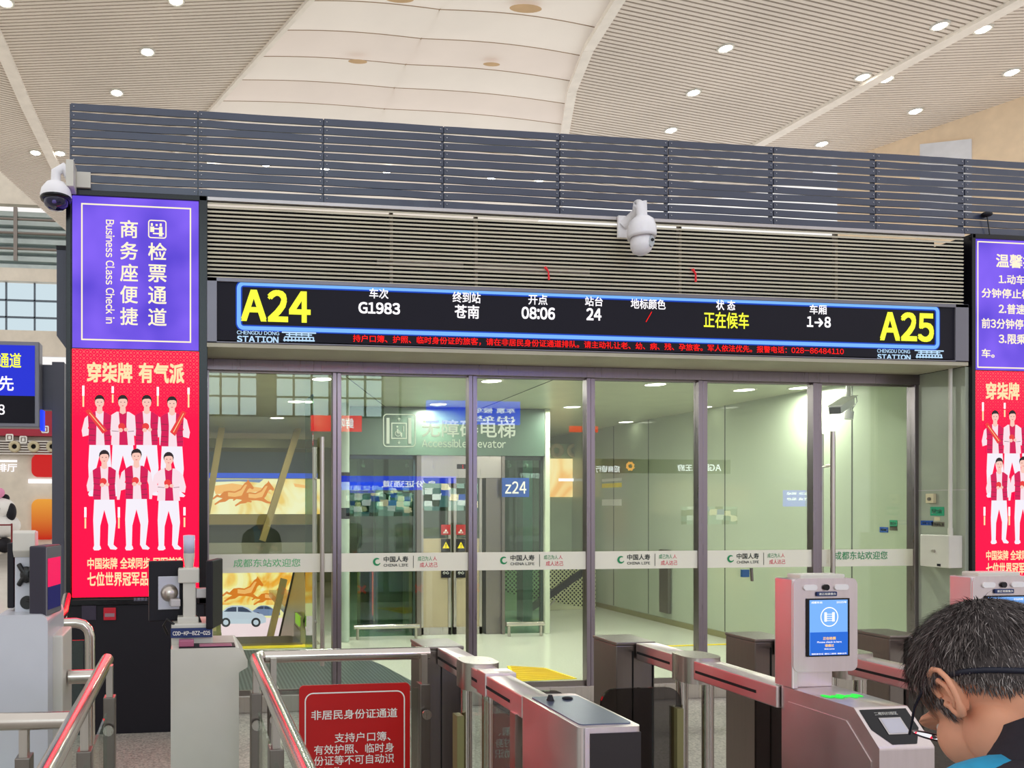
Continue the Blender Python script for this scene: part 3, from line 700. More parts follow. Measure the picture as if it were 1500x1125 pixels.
for i in range(6):
    xa, xb = ax(posts[i][1], YG), ax(posts[i+1][0], YG)
    t = thing('glass_door' if i in (0, 5) else 'glass_panel', lab[i], 'glass door', ((xa+xb)/2, YG, .13), 'glass panels of the station front')
    MB().box(xa, xb, YG-.005, YG+.005, .13, zh0).build('pane', 'glass', t)
    X0, X1 = ax(posts[i][0], YG), ax(posts[i][1], YG)
    mb = MB()
    if i: mb.box(X0, (X0+X1)/2-.004, YG-.04, YG+.03, .13, zh0).box((X0+X1)/2+.002, X1, YG-.03, YG+.03, .13, zh0)
    else: mb.box(X0, X1, YG-.04, YG+.04, .0, zh0)
    if i == 5: mb.box(ax(1334, YG), ax(1350, YG), YG-.04, YG+.04, 0, zb0-.03)
    mb.build('stile', 'bronze', t, .003)
    MB().box(xa, xb, YG-.012, YG+.012, .13, .17).build('bottom_rail', 'steel_d', t); MB().box(xa, xb, YG-.012, YG+.012, zh0-.012, zh0).build('top_rail', 'steel_d', t)
    bx0 = xa; bx1 = xb
    bnd = MB().box(bx0, bx1, YR-.001, YR+.001, zf0, zf1).build('frosted_band', 'frostband', t)
    if i in (1, 2, 3, 4):
        c = [545, 731, 903, 1064][i-1]; sc_ = [1, .98, .93, .90][i-1]; yo = [0, -2, -3, -4.5][i-1]
        def X(p): return c+p*sc_
        R = .031; Xc, Zc = at(X(14/2*1.0), 823+yo, YR-.003)
        mb = MB(); n = 28
        vs = []
        for k in range(n+1):
            a = math.radians(50+k/n*290); wd = .014*math.sin(PI*min(1, (k+2)/(n+3)))+.004
            for r_ in (R, R-wd): vs.append((Xc+r_*math.cos(a), YR-.004, Zc+r_*math.sin(a)))
        mb.add(vs, [(2*k, 2*k+2, 2*k+3, 2*k+1) for k in range(n)])
        ptext(mb, '成己为人', X(67), 815+yo, X(88), 821.5+yo, YR-.003, .01)
        mb.build('logo', 'txtg', bnd)
        mb = MB(); ptext(mb, '中国人寿', X(17), 815+yo, X(53), 823.5+yo, YR-.003, .03); ptext(mb, 'CHINA LIFE', X(17), 826+yo, X(53), 830+yo, YR-.003, .03)
        mb.box(ax(X(60), YR), ax(X(60.7), YR), YR-.004, YR-.003, az(X(60), 832+yo, YR), az(X(60), 814+yo, YR)); mb.build('lettering', 'txtd', bnd)
        mb = MB(); ptext(mb, '成人达己', X(70), 824+yo, X(96), 831+yo, YR-.003, .01); ptext(mb, '人', X(89), 815+yo, X(95), 821+yo, YR-.003, .01); mb.build('lettering', 'txtr', bnd)
    else:
        mb = MB(); ptext(mb, '成都东站欢迎您', *((342, 819, 440, 831) if i == 0 else (1222, 808, 1300, 820)), YR-.003, .01); mb.build('lettering', mat('pale green lettering', (110, 190, 130), .5) if i == 0 else 'txtg', bnd)
    if i in (0, 5):
        hs = [(472, 640, 975, YG-.07), (461, 655, 965, YG+.09)] if i == 0 else [(1220, 632, 960, YG-.07), (1203, 636, 955, YG+.09)]
        for (px, y0_, y1_, yy) in hs:
            X = ax(px, yy); q = MB().cyl((X, yy, az(px, y1_, yy)), (X, yy, az(px, y0_, yy)), .018, 16)
            for pz_ in (.18, .85): z = az(px, y1_, yy)+(az(px, y0_, yy)-az(px, y1_, yy))*pz_; q.cyl((X, yy, z), (X, YG, z), .008, 10)
            q.build('pull_handle', 'steel', t)
    if i == 4:
        q = MB().box(ax(1084, YG), ax(1094, YG), YG-.03, YG-.006, az(1090, 845, YG), az(1090, 834, YG)).build('lock', mat('blue lock body', (40, 90, 140), .4), t)
        MB().cyl((ax(1098, YG), YG-.02, az(1098, 832, YG)), (ax(1099, YG), YG-.02, az(1098, 851, YG)), .012, 8).build('keys', 'steel_d', q)
# right return wall with its fittings
XS = 6.235
struct('wall_return', MB().box(XS, XS+.12, Y0+.01, YG+.02, 0, zb0-.03), 'sidewall')
struct('wall_return_joint', MB().box(XS-.002, XS, Y0, YG, *(lambda z: (z-.003, z+.003))(atx(1380, 718, XS)[1])), 'headrail')
cb = thing('control_box', 'white metal control box with keyhole on the grey green side wall', 'control box', (6.17, 5.65, atx(1370, 830, XS)[1]))
z0, z1 = atx(1348, 829, 6.11)[1], atx(1348, 783, 6.11)[1]
MB().box(6.11, XS, 5.53, 5.78, z0, z1).build('body', 'white', cb, .006)
MB().cyl((6.095, 5.655, (z0+z1)/2), (6.11, 5.655, (z0+z1)/2), .012).build('keyhole', 'steel', cb)
MB().box(6.108, 6.112, 5.60, 5.63, z0+.01, z0+.03).build('label_plate', 'blackm', cb)
mb = MB().cyl((6.2, 5.60, z1), (6.2, 5.60, zb0-.03), .014)
mb.tube([(6.2, 5.60, z1+.0), (6.2, 5.60, z1+.06)], .018)
tag(mb.build('conduit', 'white'), 'white vertical conduit rising from the control box to the soffit', 'pipe')
y_, z_ = atx(1366, 731, XS)
o = MB().box(XS-.03, XS, y_-.035, y_+.035, z_-.035, z_+.045).build('wall_switch', 'beige', None, .004); tag(o, 'small square wall switch above the green and blue stickers on side wall', 'switch')
MB().cyl((XS-.037, y_, z_), (XS-.03, y_, z_), .015).build('knob', 'steel_d', o)
def sticker(name, X_, Y_, Z_, w_, h_, m, label, plane='x', s=None):
    mb = MB(); mb.box(X_-.002, X_, Y_-w_/2, Y_+w_/2, Z_-h_/2, Z_+h_/2) if plane == 'x' else mb.box(X_-w_/2, X_+w_/2, Y_-.002, Y_, Z_-h_/2, Z_+h_/2)
    o = tag(mb.build(name, m), label, 'sticker')
    if s:
        q = MB()
        if plane == 'y': text(q, s, X_-w_*.4, X_+w_*.4, Z_-h_*.25, Z_+h_*.25, Y_-.003, .02)
        else:
            text(q, s, -w_*.4, w_*.4, Z_-h_*.25, Z_+h_*.25, 0, .02); q.v = [(X_-.003, Y_-v[0], v[2]) for v in q.v]
        q.build('lettering', 'txt', o)
    return o
for px, py, w_, h_, m, l, s_ in ((1373, 749, .12, .075, 'greenp', 'green sticker at the top of the cluster on the side wall', '安全'), (1373, 760, .05, .03, 'beige', 'tiny pale sticker between green and brown stickers on the side wall', None),
     (1374, 768, .11, .04, 'steel_d', 'grey brown sticker under the green sticker on the side wall', '出口'), (1358, 766, .11, .04, 'blue', 'blue sticker left of the grey brown one on the side wall', '推拉')):
    y_, z_ = atx(px, py, XS); sticker('sticker', XS, y_, z_, w_, h_, m, l, 'x', s_)

# ================================================================ LOBBY BEHIND THE GLASS
CZ = 2.80; XW = 6.42
struct('ceiling_lobby', MB().box(ax(295, YG), XW+.1, YG+.05, 18, CZ, CZ+.05), 'lobbyceil')
mb = MB()
for (x0_, y0_, x1_, y1_) in ((1.0, 6.0, 2.4, 9.2), (3.4, 6, 4.2, 18)): mb.bar((x0_, y0_, CZ-.002), (x1_, y1_, CZ-.002), .008, .004)
mb.box(.2, XW, 7.0, 7.008, CZ-.004, CZ)
struct('ceiling_lobby_joint', mb, 'seam')
mb = MB().box(XW, XW+.1, YG, 18, 0, CZ)
struct('wall_corridor', mb, 'greenwall')
mb = MB()
for px in (950, 1062, 899, 1248): y_ = atx(px, 740, XW)[0]; mb.box(XW-.003, XW, y_-.006, y_+.006, .08, CZ)
struct('wall_corridor_joint', mb, 'seam')
struct('baseboard_corridor', MB().box(XW-.02, XW, YG, 18, 0, .07), 'olive')
y_ = atx(978, 880, XW)[0]
tag(MB().box(XW-.06, XW-.02, y_-.1, y_+.1, .15, 1.0).build('door_handle_rail', 'steel_d', None, .004), 'short dark vertical rail near the foot of the green corridor wall', 'rail')
struct('wall_lobby_end', MB().box(3.0, XW, 17.9, 18, 0, CZ), 'greenwall')
dls = [(720, 558), (642, 592), (838, 596), (960, 563), (917, 618), (1172, 568), (472, 555), (434, 588), (406, 612), (1090, 571), (1030, 596)]
LLB = ['large, at the top of the z24 glass panel', 'over the Accessible Elevator characters', 'over the slim pale post right of z24', 'large, at the top of the third glass panel', 'small, deep behind the third glass panel',
 'left of the bullet camera by the door stile', 'large, top right in the leftmost door', 'middle one in the leftmost door', 'smallest and lowest in the leftmost door', 'at the top of the fourth glass panel', 'on the stile between third and fourth glass panels']
for i, (px, py) in enumerate(dls):
    X, Y = atz(px, py, CZ)
    t = thing('lobby_downlight', 'lobby ceiling downlight '+LLB[i], 'ceiling light', (X, Y, CZ), 'round downlights in the lobby ceiling')
    MB().lathe((X, Y, CZ), [(.095, 0), (.10, -.006), (.115, -.006), (.12, 0)], 24).build('rim', 'white', t)
    MB().disc((X, Y, CZ-.004), .095).build('diffuser', 'e_lamp3', t)
    if i in (0, 1, 2, 3, 5, 6, 8): lamp('lobby_lamp', (X, Y, CZ-.03), .2, 27, (1, 1, .93), (0, 0, 0), t)
# lift wall
xl0, xl1 = ax(500, YE), ax(794.5, YE); zs0 = az(600, 667, YE)
sg = thing('elevator_sign_panel', 'deep green overhead panel reading Accessible Elevator with wheelchair pictogram', 'sign', ((xl0+xl1)/2, YE, zs0))
MB().box(xl0, xl1, YE-.06, YE+.1, zs0, CZ-.01).build('panel', 'signgreen', sg)
mb = MB(); Yt = YE-.064
x0, z1 = at(561, 606, Yt); x1, z0 = at(609, 655, Yt); ring(mb, x0, x1, z0, z1, .05, .012, Yt)
def pr(a, b, c, d): mb.box(ax(a, Yt), ax(c, Yt), Yt-.002, Yt, az(a, d, Yt), az(a, b, Yt))
pr(566, 612, 570.5, 650); pr(598, 612, 602.5, 650)
ring(mb, ax(573, Yt), ax(596, Yt), az(573, 643, Yt), az(573, 619, Yt), .004, .014, Yt)
for s_, yb_ in ((1, 612), (-1, 650)):
    X, Z = at(584.5, yb_, Yt); mb.poly([(X-.02, Yt, Z-.018*s_), (X+.02, Yt, Z-.018*s_), (X, Yt, Z+.004*s_)]); mb.box(X-.004, X+.004, Yt-.001, Yt, min(Z-.018*s_, Z-.036*s_), max(Z-.018*s_, Z-.036*s_))
mb.lathe((ax(583, Yt), Yt, az(583, 635, Yt)), [(.030, 0), (.037, 0)], 20, 'y'); mb.disc((ax(582, Yt), Yt-.001, az(582, 625, Yt)), .012, 12, 'y')
pr(581.5, 628, 583.5, 635); pr(582, 633.5, 588, 635); pr(587, 634, 589, 640); pr(590.5, 624, 591.5, 632)
ptext(mb, '无障碍电梯', 618, 614, 755, 640, Yt, .02); ptext(mb, 'Accessible Elevator', 618, 643, 741, 655, Yt, .015)
mb.build('lettering', emit('pale lettering', (232, 240, 214), .85), sg)
# lift
ev = thing('elevator', 'steel lift with beige lower doors and glass above, warning stickers at the centre joint', 'elevator', (ax(662, YE), YE, 0))
ze = az(660, 700, YE)
mb = MB().box(ax(609, YE), ax(616, YE), YE-.04, YE+.3, 0, zs0).box(ax(711, YE), ax(735, YE), YE-.02, YE+.3, 0, ze).box(ax(733, YE), ax(737.5, YE), YE-.05, YE+.2, 0, zs0); mb.build('frame', 'steel_d', ev, .004)
hd = MB().box(ax(616, YE), ax(733, YE), YE-.03, YE+.25, ze, zs0).build('header_panel', 'steel', ev)
MB().box(ax(668, YE), ax(681, YE), YE-.035, YE-.03, az(668, 687, YE), az(668, 680, YE)).build('floor_display', 'blackm', ev)
mb = MB(); ptext(mb, '1', 677, 681, 679, 686, YE-.036, .03); mb.build('floor_number', 'e_red', ev)
for (a, b, lbl) in ((617, 661.5, None), (665.5, 707, None)):
    lf = MB().box(ax(a, YE), ax(b, YE), YE+.03, YE+.06, .02, az(a, 789, YE)).build('door_leaf', M.setdefault('tan', mat('tan lift door panel', (178, 162, 134), .4)), ev)
    MB().box(ax(a, YE), ax(b, YE), YE+.03, YE+.05, az(a, 789, YE), ze).build('door_glass', glass('lift door glass', (.45, .55, .5), 3.0), lf)
    mb = MB().box(ax(a, YE), ax(a, YE)+.035, YE+.02, YE+.07, 0, ze).box(ax(b, YE)-.035, ax(b, YE), YE+.02, YE+.07, 0, ze).box(ax(a, YE), ax(b, YE), YE+.02, YE+.07, 0, .09)
    mb.build('door_edge', 'steel', lf)
MB().box(ax(616, YE), ax(712, YE), YE+1.3, YE+1.35, 0, ze).build('cabin_back', mat('cabin back wall', (150, 160, 140), .3, .5), ev)
# door stickers
for px in (653, 675):
    side = 'left' if px < 660 else 'right'
    for py, hh, m, l in ((776, 14, mat('red warning print', (170, 20, 24), .5), 'red warning sticker on the %s lift door leaf' % side), (799, 18, 'blackm', 'black plate with yellow warning triangle on the %s lift door leaf' % side), (840, 12, 'blackm', 'small black notice under the yellow triangle on the %s lift door leaf' % side)):
        X, Z = at(px, py, YE+.015); w_ = .12
        o = MB().box(X-w_/2, X+w_/2, YE+.012, YE+.016, Z-hh*.0045, Z+hh*.0045).build('sticker', m); tag(o, l, 'sticker')
        if py == 799: MB().poly([(X-.045, YE+.01, Z-.035), (X+.045, YE+.01, Z-.035), (X, YE+.01, Z+.045)]).build('triangle', 'yellow', o); q = MB(); text(q, '!', X-.006, X+.006, Z-.028, Z+.02, YE+.009, .02); q.build('mark', 'blackm', o)
        elif py == 776: q = MB(); text(q, '禁止', X-.035, X+.035, Z-.045, Z-.022, YE+.01, .02); q.cyl((X, YE+.011, Z-.01), (X, YE+.009, Z-.01), .02, 3); q.build('mark', 'txt', o)
        else: q = MB(); text(q, '小心', X-.04, X+.04, Z-.01, Z+.03, YE+.01, .02); q.build('mark', 'txt', o)
# shafts
for (a, b, side) in ((512.5, 608, 'left'), (738.5, 794.5, 'right')):
    sh = thing('lift_shaft', 'green tinted glass lift shaft %s' % ('with round spotlights left of the lift door' if side == 'left' else 'behind the blue z24 sign'), 'lift shaft', (ax((a+b)/2, YE), YE, 0))
    MB().box(ax(a, YE), ax(b, YE), YE, YE+.012, .0, zs0).build('glass', 'gglass', sh)
    mb = MB().box(ax(a, YE), ax(b, YE), YE-.015, YE+.03, zs0-.05, zs0).box(ax(b, YE)-.03, ax(b, YE), YE-.015, YE+.03, 0, zs0)
    mb.build('frame', 'darkgreen', sh)
    if side == 'left':
        MB().box(ax(528, YE+.5), ax(547, YE+.5), YE+.5, YE+.7, 0, zs0).build('core_column', 'darkgreen', sh)
        MB().box(ax(550, YE+.3), ax(590, YE+.3), YE+.3, YE+.34, az(560, 925, YE+.3), az(560, 722, YE+.3)).build('counterweight_panel', 'steel_d', sh)
        MB().box(ax(545.2, YE+.2), ax(547, YE+.2), YE+.2, YE+.21, az(545, 905, YE), az(545, 836, YE)).build('indicator_strip', emit('orange red strip light', (255, 80, 50), 1.4), sh)
    else:
        MB().box(ax(766, YE+.9), ax(780, YE+.9), YE+.9, YE+1.1, 0, zs0).build('core_column', mat('teal core', (52, 96, 78), .3), sh)
    for px in ((532, 596) if side == 'left' else (745, 770)):
        X, Z = at(px, 682, YE+.4); MB().cyl((X, YE+.4, zs0), (X, YE+.4, Z+.02), .006).ell((X, YE+.38, Z), (.028, .03, .028), 14, 8).build('spotlight', mat('silver lamp', (210, 220, 210), .25, .6), sh)
Xp = ax(505, YE-.3)
mb = MB().cyl((Xp, YE-.3, 0), (Xp, YE-.3, CZ), .055, 24)
o = mb.build('round_post', mat('grey green post', (176, 190, 176), .4)); tag(o, 'round pale grey floor to ceiling post left of the lift shaft', 'post')
MB().cyl((Xp, YE-.3, az(505, 760, YE-.3)), (Xp, YE-.3, az(505, 744, YE-.3)), .058, 24).cyl((Xp, YE-.3, az(505, 706, YE-.3)), (Xp, YE-.3, az(505, 692, YE-.3)), .058, 24).build('black_band', 'blackm', o)
o = MB().box(ax(797, YE-.03), ax(804, YE-.03), YE-.06, YE+.06, 0, CZ).build('steel_post', mat('pale post', (196, 204, 180), .4), None, .004); tag(o, 'slim pale square post at the right edge of the lift wall', 'post')
zsn = thing('platform_sign', 'square blue sign reading z24 hung beside the lift', 'sign', (ax(755, YE), YE-.08, az(755, 728, YE)))
MB().box(ax(736, YE-.1), ax(775, YE-.1), YE-.1, YE-.08, az(736, 728, YE-.1), az(736, 700, YE-.1)).build('face', 'blue', zsn)
mb = MB(); ptext(mb, 'z24', 740, 705, 771, 723, YE-.104, .02); mb.build('lettering', 'txt', zsn)
for (a, b, py, l) in ((519, 614, 932, 'low steel wheel stop rail in front of the left lift shaft'), (741, 797, 926, 'low steel wheel stop rail in front of the right lift shaft')):
    X0, Ya = atz(a, py, .10); X1 = ax(b, Ya); Ya = YE-.2
    X0, X1 = ax(a, Ya), ax(b, Ya)
    t = thing('guard_rail', l, 'guard rail', ((X0+X1)/2, Ya, 0)); MB().cyl((X0, Ya, .15), (X1, Ya, .15), .028).build('bar', 'tube', t)
    for X in (X0+.04, X1-.04): MB().cyl((X, Ya, 0), (X, Ya, .15), .018, 10).build('leg', 'steel', t)
# stair parapet behind
Ys_ = 11.2
t = thing('stair_parapet', 'pale stair parapet with perforated upper panel and black sloping handrail right of the lift', 'stair parapet', (ax(800, Ys_), Ys_, 0))
MB().prism([(ax(730, Ys_), 0), (ax(872, Ys_), 0), (ax(872, Ys_), az(872, 893, Ys_)), (ax(730, Ys_), az(730, 866, Ys_))], 'y', Ys_, Ys_+.2).build('wall', 'stone', t)
def perf_mat(dark, light, sc):
    m = mat('perforated sheet', light, .4, .3); nt = m.node_tree; b = nt.nodes['Principled BSDF']
    tc = nd(nt, 'ShaderNodeTexCoord'); mp = nd(nt, 'ShaderNodeMapping'); mp.inputs['Scale'].default_value = (sc, sc, sc); mp.inputs['Rotation'].default_value = (0, PI/4, 0)
    nt.links.new(tc.outputs['Object'], mp.inputs[0]); v = nd(nt, 'ShaderNodeTexVoronoi'); v.inputs['Randomness'].default_value = 0; v.inputs['Scale'].default_value = 1
    nt.links.new(mp.outputs[0], v.inputs['Vector']); ls = nd(nt, 'ShaderNodeMath', operation='LESS_THAN'); ls.inputs[1].default_value = .40
    nt.links.new(v.outputs['Distance'], ls.inputs[0]); mx = nd(nt, 'ShaderNodeMix', data_type='RGBA'); nt.links.new(ls.outputs[0], mx.inputs[0])
    mx.inputs[6].default_value = lin(light); mx.inputs[7].default_value = lin(dark); nt.links.new(mx.outputs[2], b.inputs['Base Color'])
    return m
PM = perf_mat((18, 20, 12), (206, 206, 160), 22)
MB().prism([(ax(730, Ys_), az(730, 866, Ys_)), (ax(872, Ys_), az(872, 893, Ys_)), (ax(872, Ys_), az(872, 834, Ys_)), (ax(730, Ys_), az(730, 834, Ys_))], 'y', Ys_-.01, Ys_+.03).build('perforated_panel', PM, t)
MB().bar((ax(738, Ys_-.25), Ys_-.25, az(738, 918, Ys_-.25)), (ax(862, Ys_-.25), Ys_-.25, az(862, 832, Ys_-.25)), .06, .09).build('handrail', 'rubber', t)
MB().bar((ax(804, Ys_-.02), Ys_-.02, az(804, 888, Ys_)), (ax(812, Ys_), Ys_-.02, az(812, 879, Ys_)), .02, .02).build('bracket', 'steel', t)
# lit kiosk far beyond
Yk2 = 12.3
t = thing('lit_kiosk', 'warm lit shop window seen right of the lift under round air nozzles', 'shop window', (ax(830, Yk2), Yk2, 0))
MB().box(ax(790, Yk2), ax(860, Yk2), Yk2, Yk2+.2, 0, az(820, 650, Yk2)).build('wall', mat('pale kiosk wall', (176, 190, 160), .4), t)
MB().box(ax(795, Yk2), ax(852, Yk2), Yk2-.03, Yk2, az(820, 728, Yk2), az(820, 672, Yk2)).build('window', bill_mat('warm shop interior', (255, 236, 176), (255, 222, 150), (250, 190, 110), .7), t)
MB().box(ax(817, Yk2), ax(848, Yk2), Yk2-.06, Yk2-.03, az(820, 705, Yk2), az(820, 701, Yk2)).build('light_strip', 'e_white', t)
for px in (815, 840):
    X, Z = at(px, 660, Yk2-.04); MB().lathe((X, Yk2-.05, Z), [(.05, .0), (.06, -.03), (.11, -.04), (.12, 0)], 20, 'y').build('nozzle', 'beige', t)
# small dome/bullet camera inside
Xc, Zc = at(1243, 606, 6.55)
t = thing('bullet_camera', 'white bullet camera on a drop pole behind the rightmost glass door', 'security camera', (Xc, 6.55, CZ))
MB().cyl((Xc, 6.55, CZ), (Xc, 6.55, Zc), .018).build('drop_pole', 'whitec', t)
x0, z0 = at(1216, 602, 6.42); x1, z1 = at(1240, 588, 6.55)
MB().bar((x0, 6.37, z0), (x1+.02, 6.55, z1), .10, .075).build('body', 'whitec', t, .008)
MB().bar((x0-.006, 6.36, z0-.006), (x0+.012, 6.375, z0+.002), .085, .06).build('lens', 'blackm', t)
MB().bar((x0-.02, 6.35, z0+.035), (x1+.02, 6.53, z1+.045), .12, .008).build('sun_shield', 'whitec', t)
MB().cyl((Xc, 6.55, Zc-.05), (Xc+.01, 6.55, Zc+.02), .035).build('joint', 'whitec', t)
MB().tube([(x1, 6.53, z1+.02), (x1+.08, 6.53, z1+.05), (x1+.11, 6.55, z1), (x1+.06, 6.55, z1-.07)], .004, 6).build('cable', 'rubber', t)
for px, py, w_, h_, m, l, s_ in ((1309, 767, .07, .065, 'greenp', 'green sticker on the far wall seen through the rightmost door', '安全'), (1309, 774, .07, .04, 'steel_d', 'grey sticker directly under the green one seen through the rightmost door', None), (1295, 776, .08, .05, 'blue', 'blue sticker seen through the rightmost door', '推')):
    y_, z_ = atx(px, py, XW); sticker('sticker', XW-.001, y_, z_, w_*1.1, h_, m, l, 'x', s_)
# pillar of dark glass / notice stack seen through the third panel
for py, hh, m, l in ((703, 4, 'txt', 'small white label, topmost of the column of notices on the corridor wall'), (711, 6, 'yellow', 'small yellow sticker in the column of notices on the corridor wall'), (736, 9, 'txt', 'white notice card at the foot of the column of notices on the corridor wall')):
    y_, z_ = atx(896, py, XW); sticker('sticker', XW-.001, y_, z_, .55, hh*.011, m, l, 'x')
# tactile mat, floor line, entry mat
zt_ = .003
P = [atz(743, 976, zt_), atz(800, 979, zt_), atz(845, 994, zt_), atz(752, 998, zt_)]
mb = MB().prism(P, 'z', .0, zt_+.004)
o = mb.build('tactile_mat', 'yellow'); tag(o, 'yellow ribbed tactile mat on the lobby floor just behind the glass', 'tactile mat')
mb = MB(); 
for k in range(14):
    t_ = (k+.5)/14; a = Vector(P[0]).lerp(Vector(P[3]), t_); b = Vector(P[1]).lerp(Vector(P[2]), t_); mb.bar((a.x+.03, a.y, zt_+.006), (b.x-.03, b.y, zt_+.006), .012, .006)
mb.build('ribs', mat('yellow rib', (226, 190, 20), .5), o)
A = atz(872, 950, 0); B_ = atz(1088, 943, 0)
tag(MB().bar((A[0], A[1], .002), (B_[0], B_[1], .002), .05, .004).build('floor_line', 'yellow'), 'thin yellow line on the lobby floor before the corridor', 'floor marking')
def ribbed():
    m = mat('ribbed dark floor plate', (86, 100, 104), .35, .3); nt = m.node_tree; b = nt.nodes['Principled BSDF']; tc = nd(nt, 'ShaderNodeTexCoord')
    wv = nd(nt, 'ShaderNodeTexWave'); wv.inputs['Scale'].default_value = 9; nt.links.new(tc.outputs['Object'], wv.inputs[0]); wv.bands_direction = 'X'
    r = nd(nt, 'ShaderNodeValToRGB'); nt.links.new(wv.outputs[0], r.inputs[0]); r.color_ramp.elements[0].color = lin((52, 62, 66)); r.color_ramp.elements[1].color = lin((110, 122, 120))
    nt.links.new(r.outputs[0], b.inputs['Base Color']); return m
P = [atz(300, 953, 0), atz(508, 953, 0), atz(560, 975, 0), atz(628, 1012, 0), atz(300, 1012, 0)]
tag(MB().prism(P, 'z', .0, .006).build('entry_mat', ribbed()), 'dark ribbed metal mat on the lobby floor before the escalator', 'floor mat')
tag(MB().box(.2, 1.36, 8.58, 8.74, 0, .006).build('floor_line', 'yellow'), 'yellow safety strip at the escalator comb plate', 'floor marking')

# escalator going down and what is seen over it
es = thing('escalator', 'descending escalator with black handrail and beige balustrade behind the leftmost glass door', 'escalator', (.83, 8.8, 0))
MB().box(.36, 1.30, 8.72, 9.15, -.02, .03).build('comb_plate', 'steel_d', es)
for s_, X in ((0, .30), (1, 1.36)):
    MB().prism([(8.8, 0), (9.4, .0), (11.5, -1.5), (11.5, -.55), (9.5, .86), (9.1, .92), (8.85, .8), (8.72, .55), (8.74, .25)], 'x', X-.02, X+.02).build('balustrade', mat('brushed gold glass', (206, 192, 140), .3, .4), es)
    MB().tube([(8.8, 0)+(0,)]and[(X, 8.9, .22), (X, 8.7, .34), (X, 8.62, .58), (X, 8.72, .84), (X, 9.0, .985), (X, 9.4, .96), (X, 11.5, -.48)], .036, 12).build('handrail', 'rubber', es)
    MB().box(X-.08, X+.08, 8.74, 9.3, -.01, .16).prism([(8.74, .16), (9.3, .16), (9.3, .3), (8.9, .3)], 'x', X-.075, X+.075).build('newel_skirt', 'olive', es, .01)
MB().box(1.27, 1.29, 8.8, 9.1, .2, .32).build('operation_display', emit('green arrow display', (150, 200, 60), .8), es)
mb = MB()
for k in range(10): mb.box(.38, 1.28, 9.15+k*.32, 9.49+k*.32, -.22-k*.2, -.02-k*.2)
mb.build('steps', 'steel_d', es)
def billboard(px0, py0, px1, py1, Y, name, label, m, fn_):
    x0, z1 = at(px0, py0, Y); x1, z0 = at(px1, py1, Y)
    t = thing(name, label, 'billboard', ((x0+x1)/2, Y, z0)); MB().box(x0, x1, Y, Y+.15, z0, z1).build('light_box', m, t, .01)
    B = {}; fn_(lambda mm, pts, l=0: B.setdefault(mm, MB()).poly([(ax(a_, Y), Y-.004-l*.002, az(a_, b_, Y)) for a_, b_ in pts]))
    for mm, q in B.items(): q.build('printed_shape', mm, t)
    return t
def horse(P_, ox, oy, s, m='p_horse', l=1):
    pts = [(0,22),(6,16),(14,15),(22,16),(30,12),(36,4),(40,1),(41,-2),(43,1),(47,6),(50,11),(48,13),(44,11),(41,13),(38,20),(35,24),(40,28),(47,30),(46,32),(38,31),(31,28),(24,27),(14,27),(8,31),(0,32),(-7,36),(-8,34),(-1,29),(4,26),(-4,24),(-10,28),(-11,26),(-4,20)]
    P_(m, [(ox+a*s, oy+b*s) for a, b in pts], l)
    P_('p_horsel', [(ox+a*s, oy+b*s) for a, b in ((12,17),(22,18),(31,14),(37,6),(40,6),(36,14),(32,22),(22,24),(12,23))], l+1)
def car(P_, ox, oy, s, m, l=3):
    P_(m, [(ox+a*s, oy+b*s) for a, b in ((0,22),(1,14),(8,10),(16,3),(24,0),(38,0),(48,3),(58,10),(70,13),(75,18),(75,25),(68,27),(6,27))], l)
    P_('p_cardark', [(ox+a*s, oy+b*s) for a, b in ((12,9),(18,4),(25,2),(31,2),(31,9))], l+1); P_('p_cardark', [(ox+a*s, oy+b*s) for a, b in ((33,9),(33,2),(40,2),(47,5),(54,10))], l+1)
    for cx_ in (15, 60):
        P_('p_tyre', [(ox+(cx_+7*math.cos(t))*s, oy+(25+7*math.sin(t))*s) for t in [2*PI*k/16 for k in range(16)]], l+1); P_(m, [(ox+(cx_+4*math.cos(t))*s, oy+(25+4*math.sin(t))*s) for t in [2*PI*k/12 for k in range(12)]], l+2)
def low(P_):
    P_('billpale', [(296, 886), (446, 886), (446, 928), (296, 928)], 0)
    P_('p_shirt', [(296, 905), (446, 905), (446, 950), (296, 950)], 1)
    horse(P_, 336, 846, 1.0); horse(P_, 378, 856, .85); car(P_, 369, 887, .55, 'p_carblue', 3); car(P_, 316, 887, .98, 'p_car', 6)
billboard(296, 834, 446, 950, 14.5, 'billboard', 'lower lit billboard with golden horses above a white car, behind the leftmost door', 'billflame', low)
def up(P_):
    horse(P_, 322, 704, 1.0); horse(P_, 352, 706, 1.0); P_('p_horsel', [(312, 712), (340, 708), (392, 716), (398, 724), (384, 720), (340, 722), (316, 724)], 0); P_('p_horsel', [(430, 708), (454, 712), (454, 716), (432, 713)], 1)
    P_('p_carblue', [(310, 702), (386, 702), (380, 707), (350, 705), (316, 706)], 0)
billboard(297, 701, 470, 753, 15.64, 'billboard', 'upper lit billboard with a running golden horse, behind the leftmost door', bill_mat('pale gold print', (250, 246, 200), (250, 240, 180), (244, 206, 110), .8), up)
mb = MB().box(-1.5, 3.2, 15.8, 16, -3.2, 2.8)
struct('wall_atrium_side', MB().box(.02, .19, 9.3, 16, -3.2, CZ), mat('pale atrium side wall', (170, 168, 140), .5))
struct('wall_atrium', mb, mat('olive grey atrium wall', (128, 130, 98), .5))
Yv = 12.0
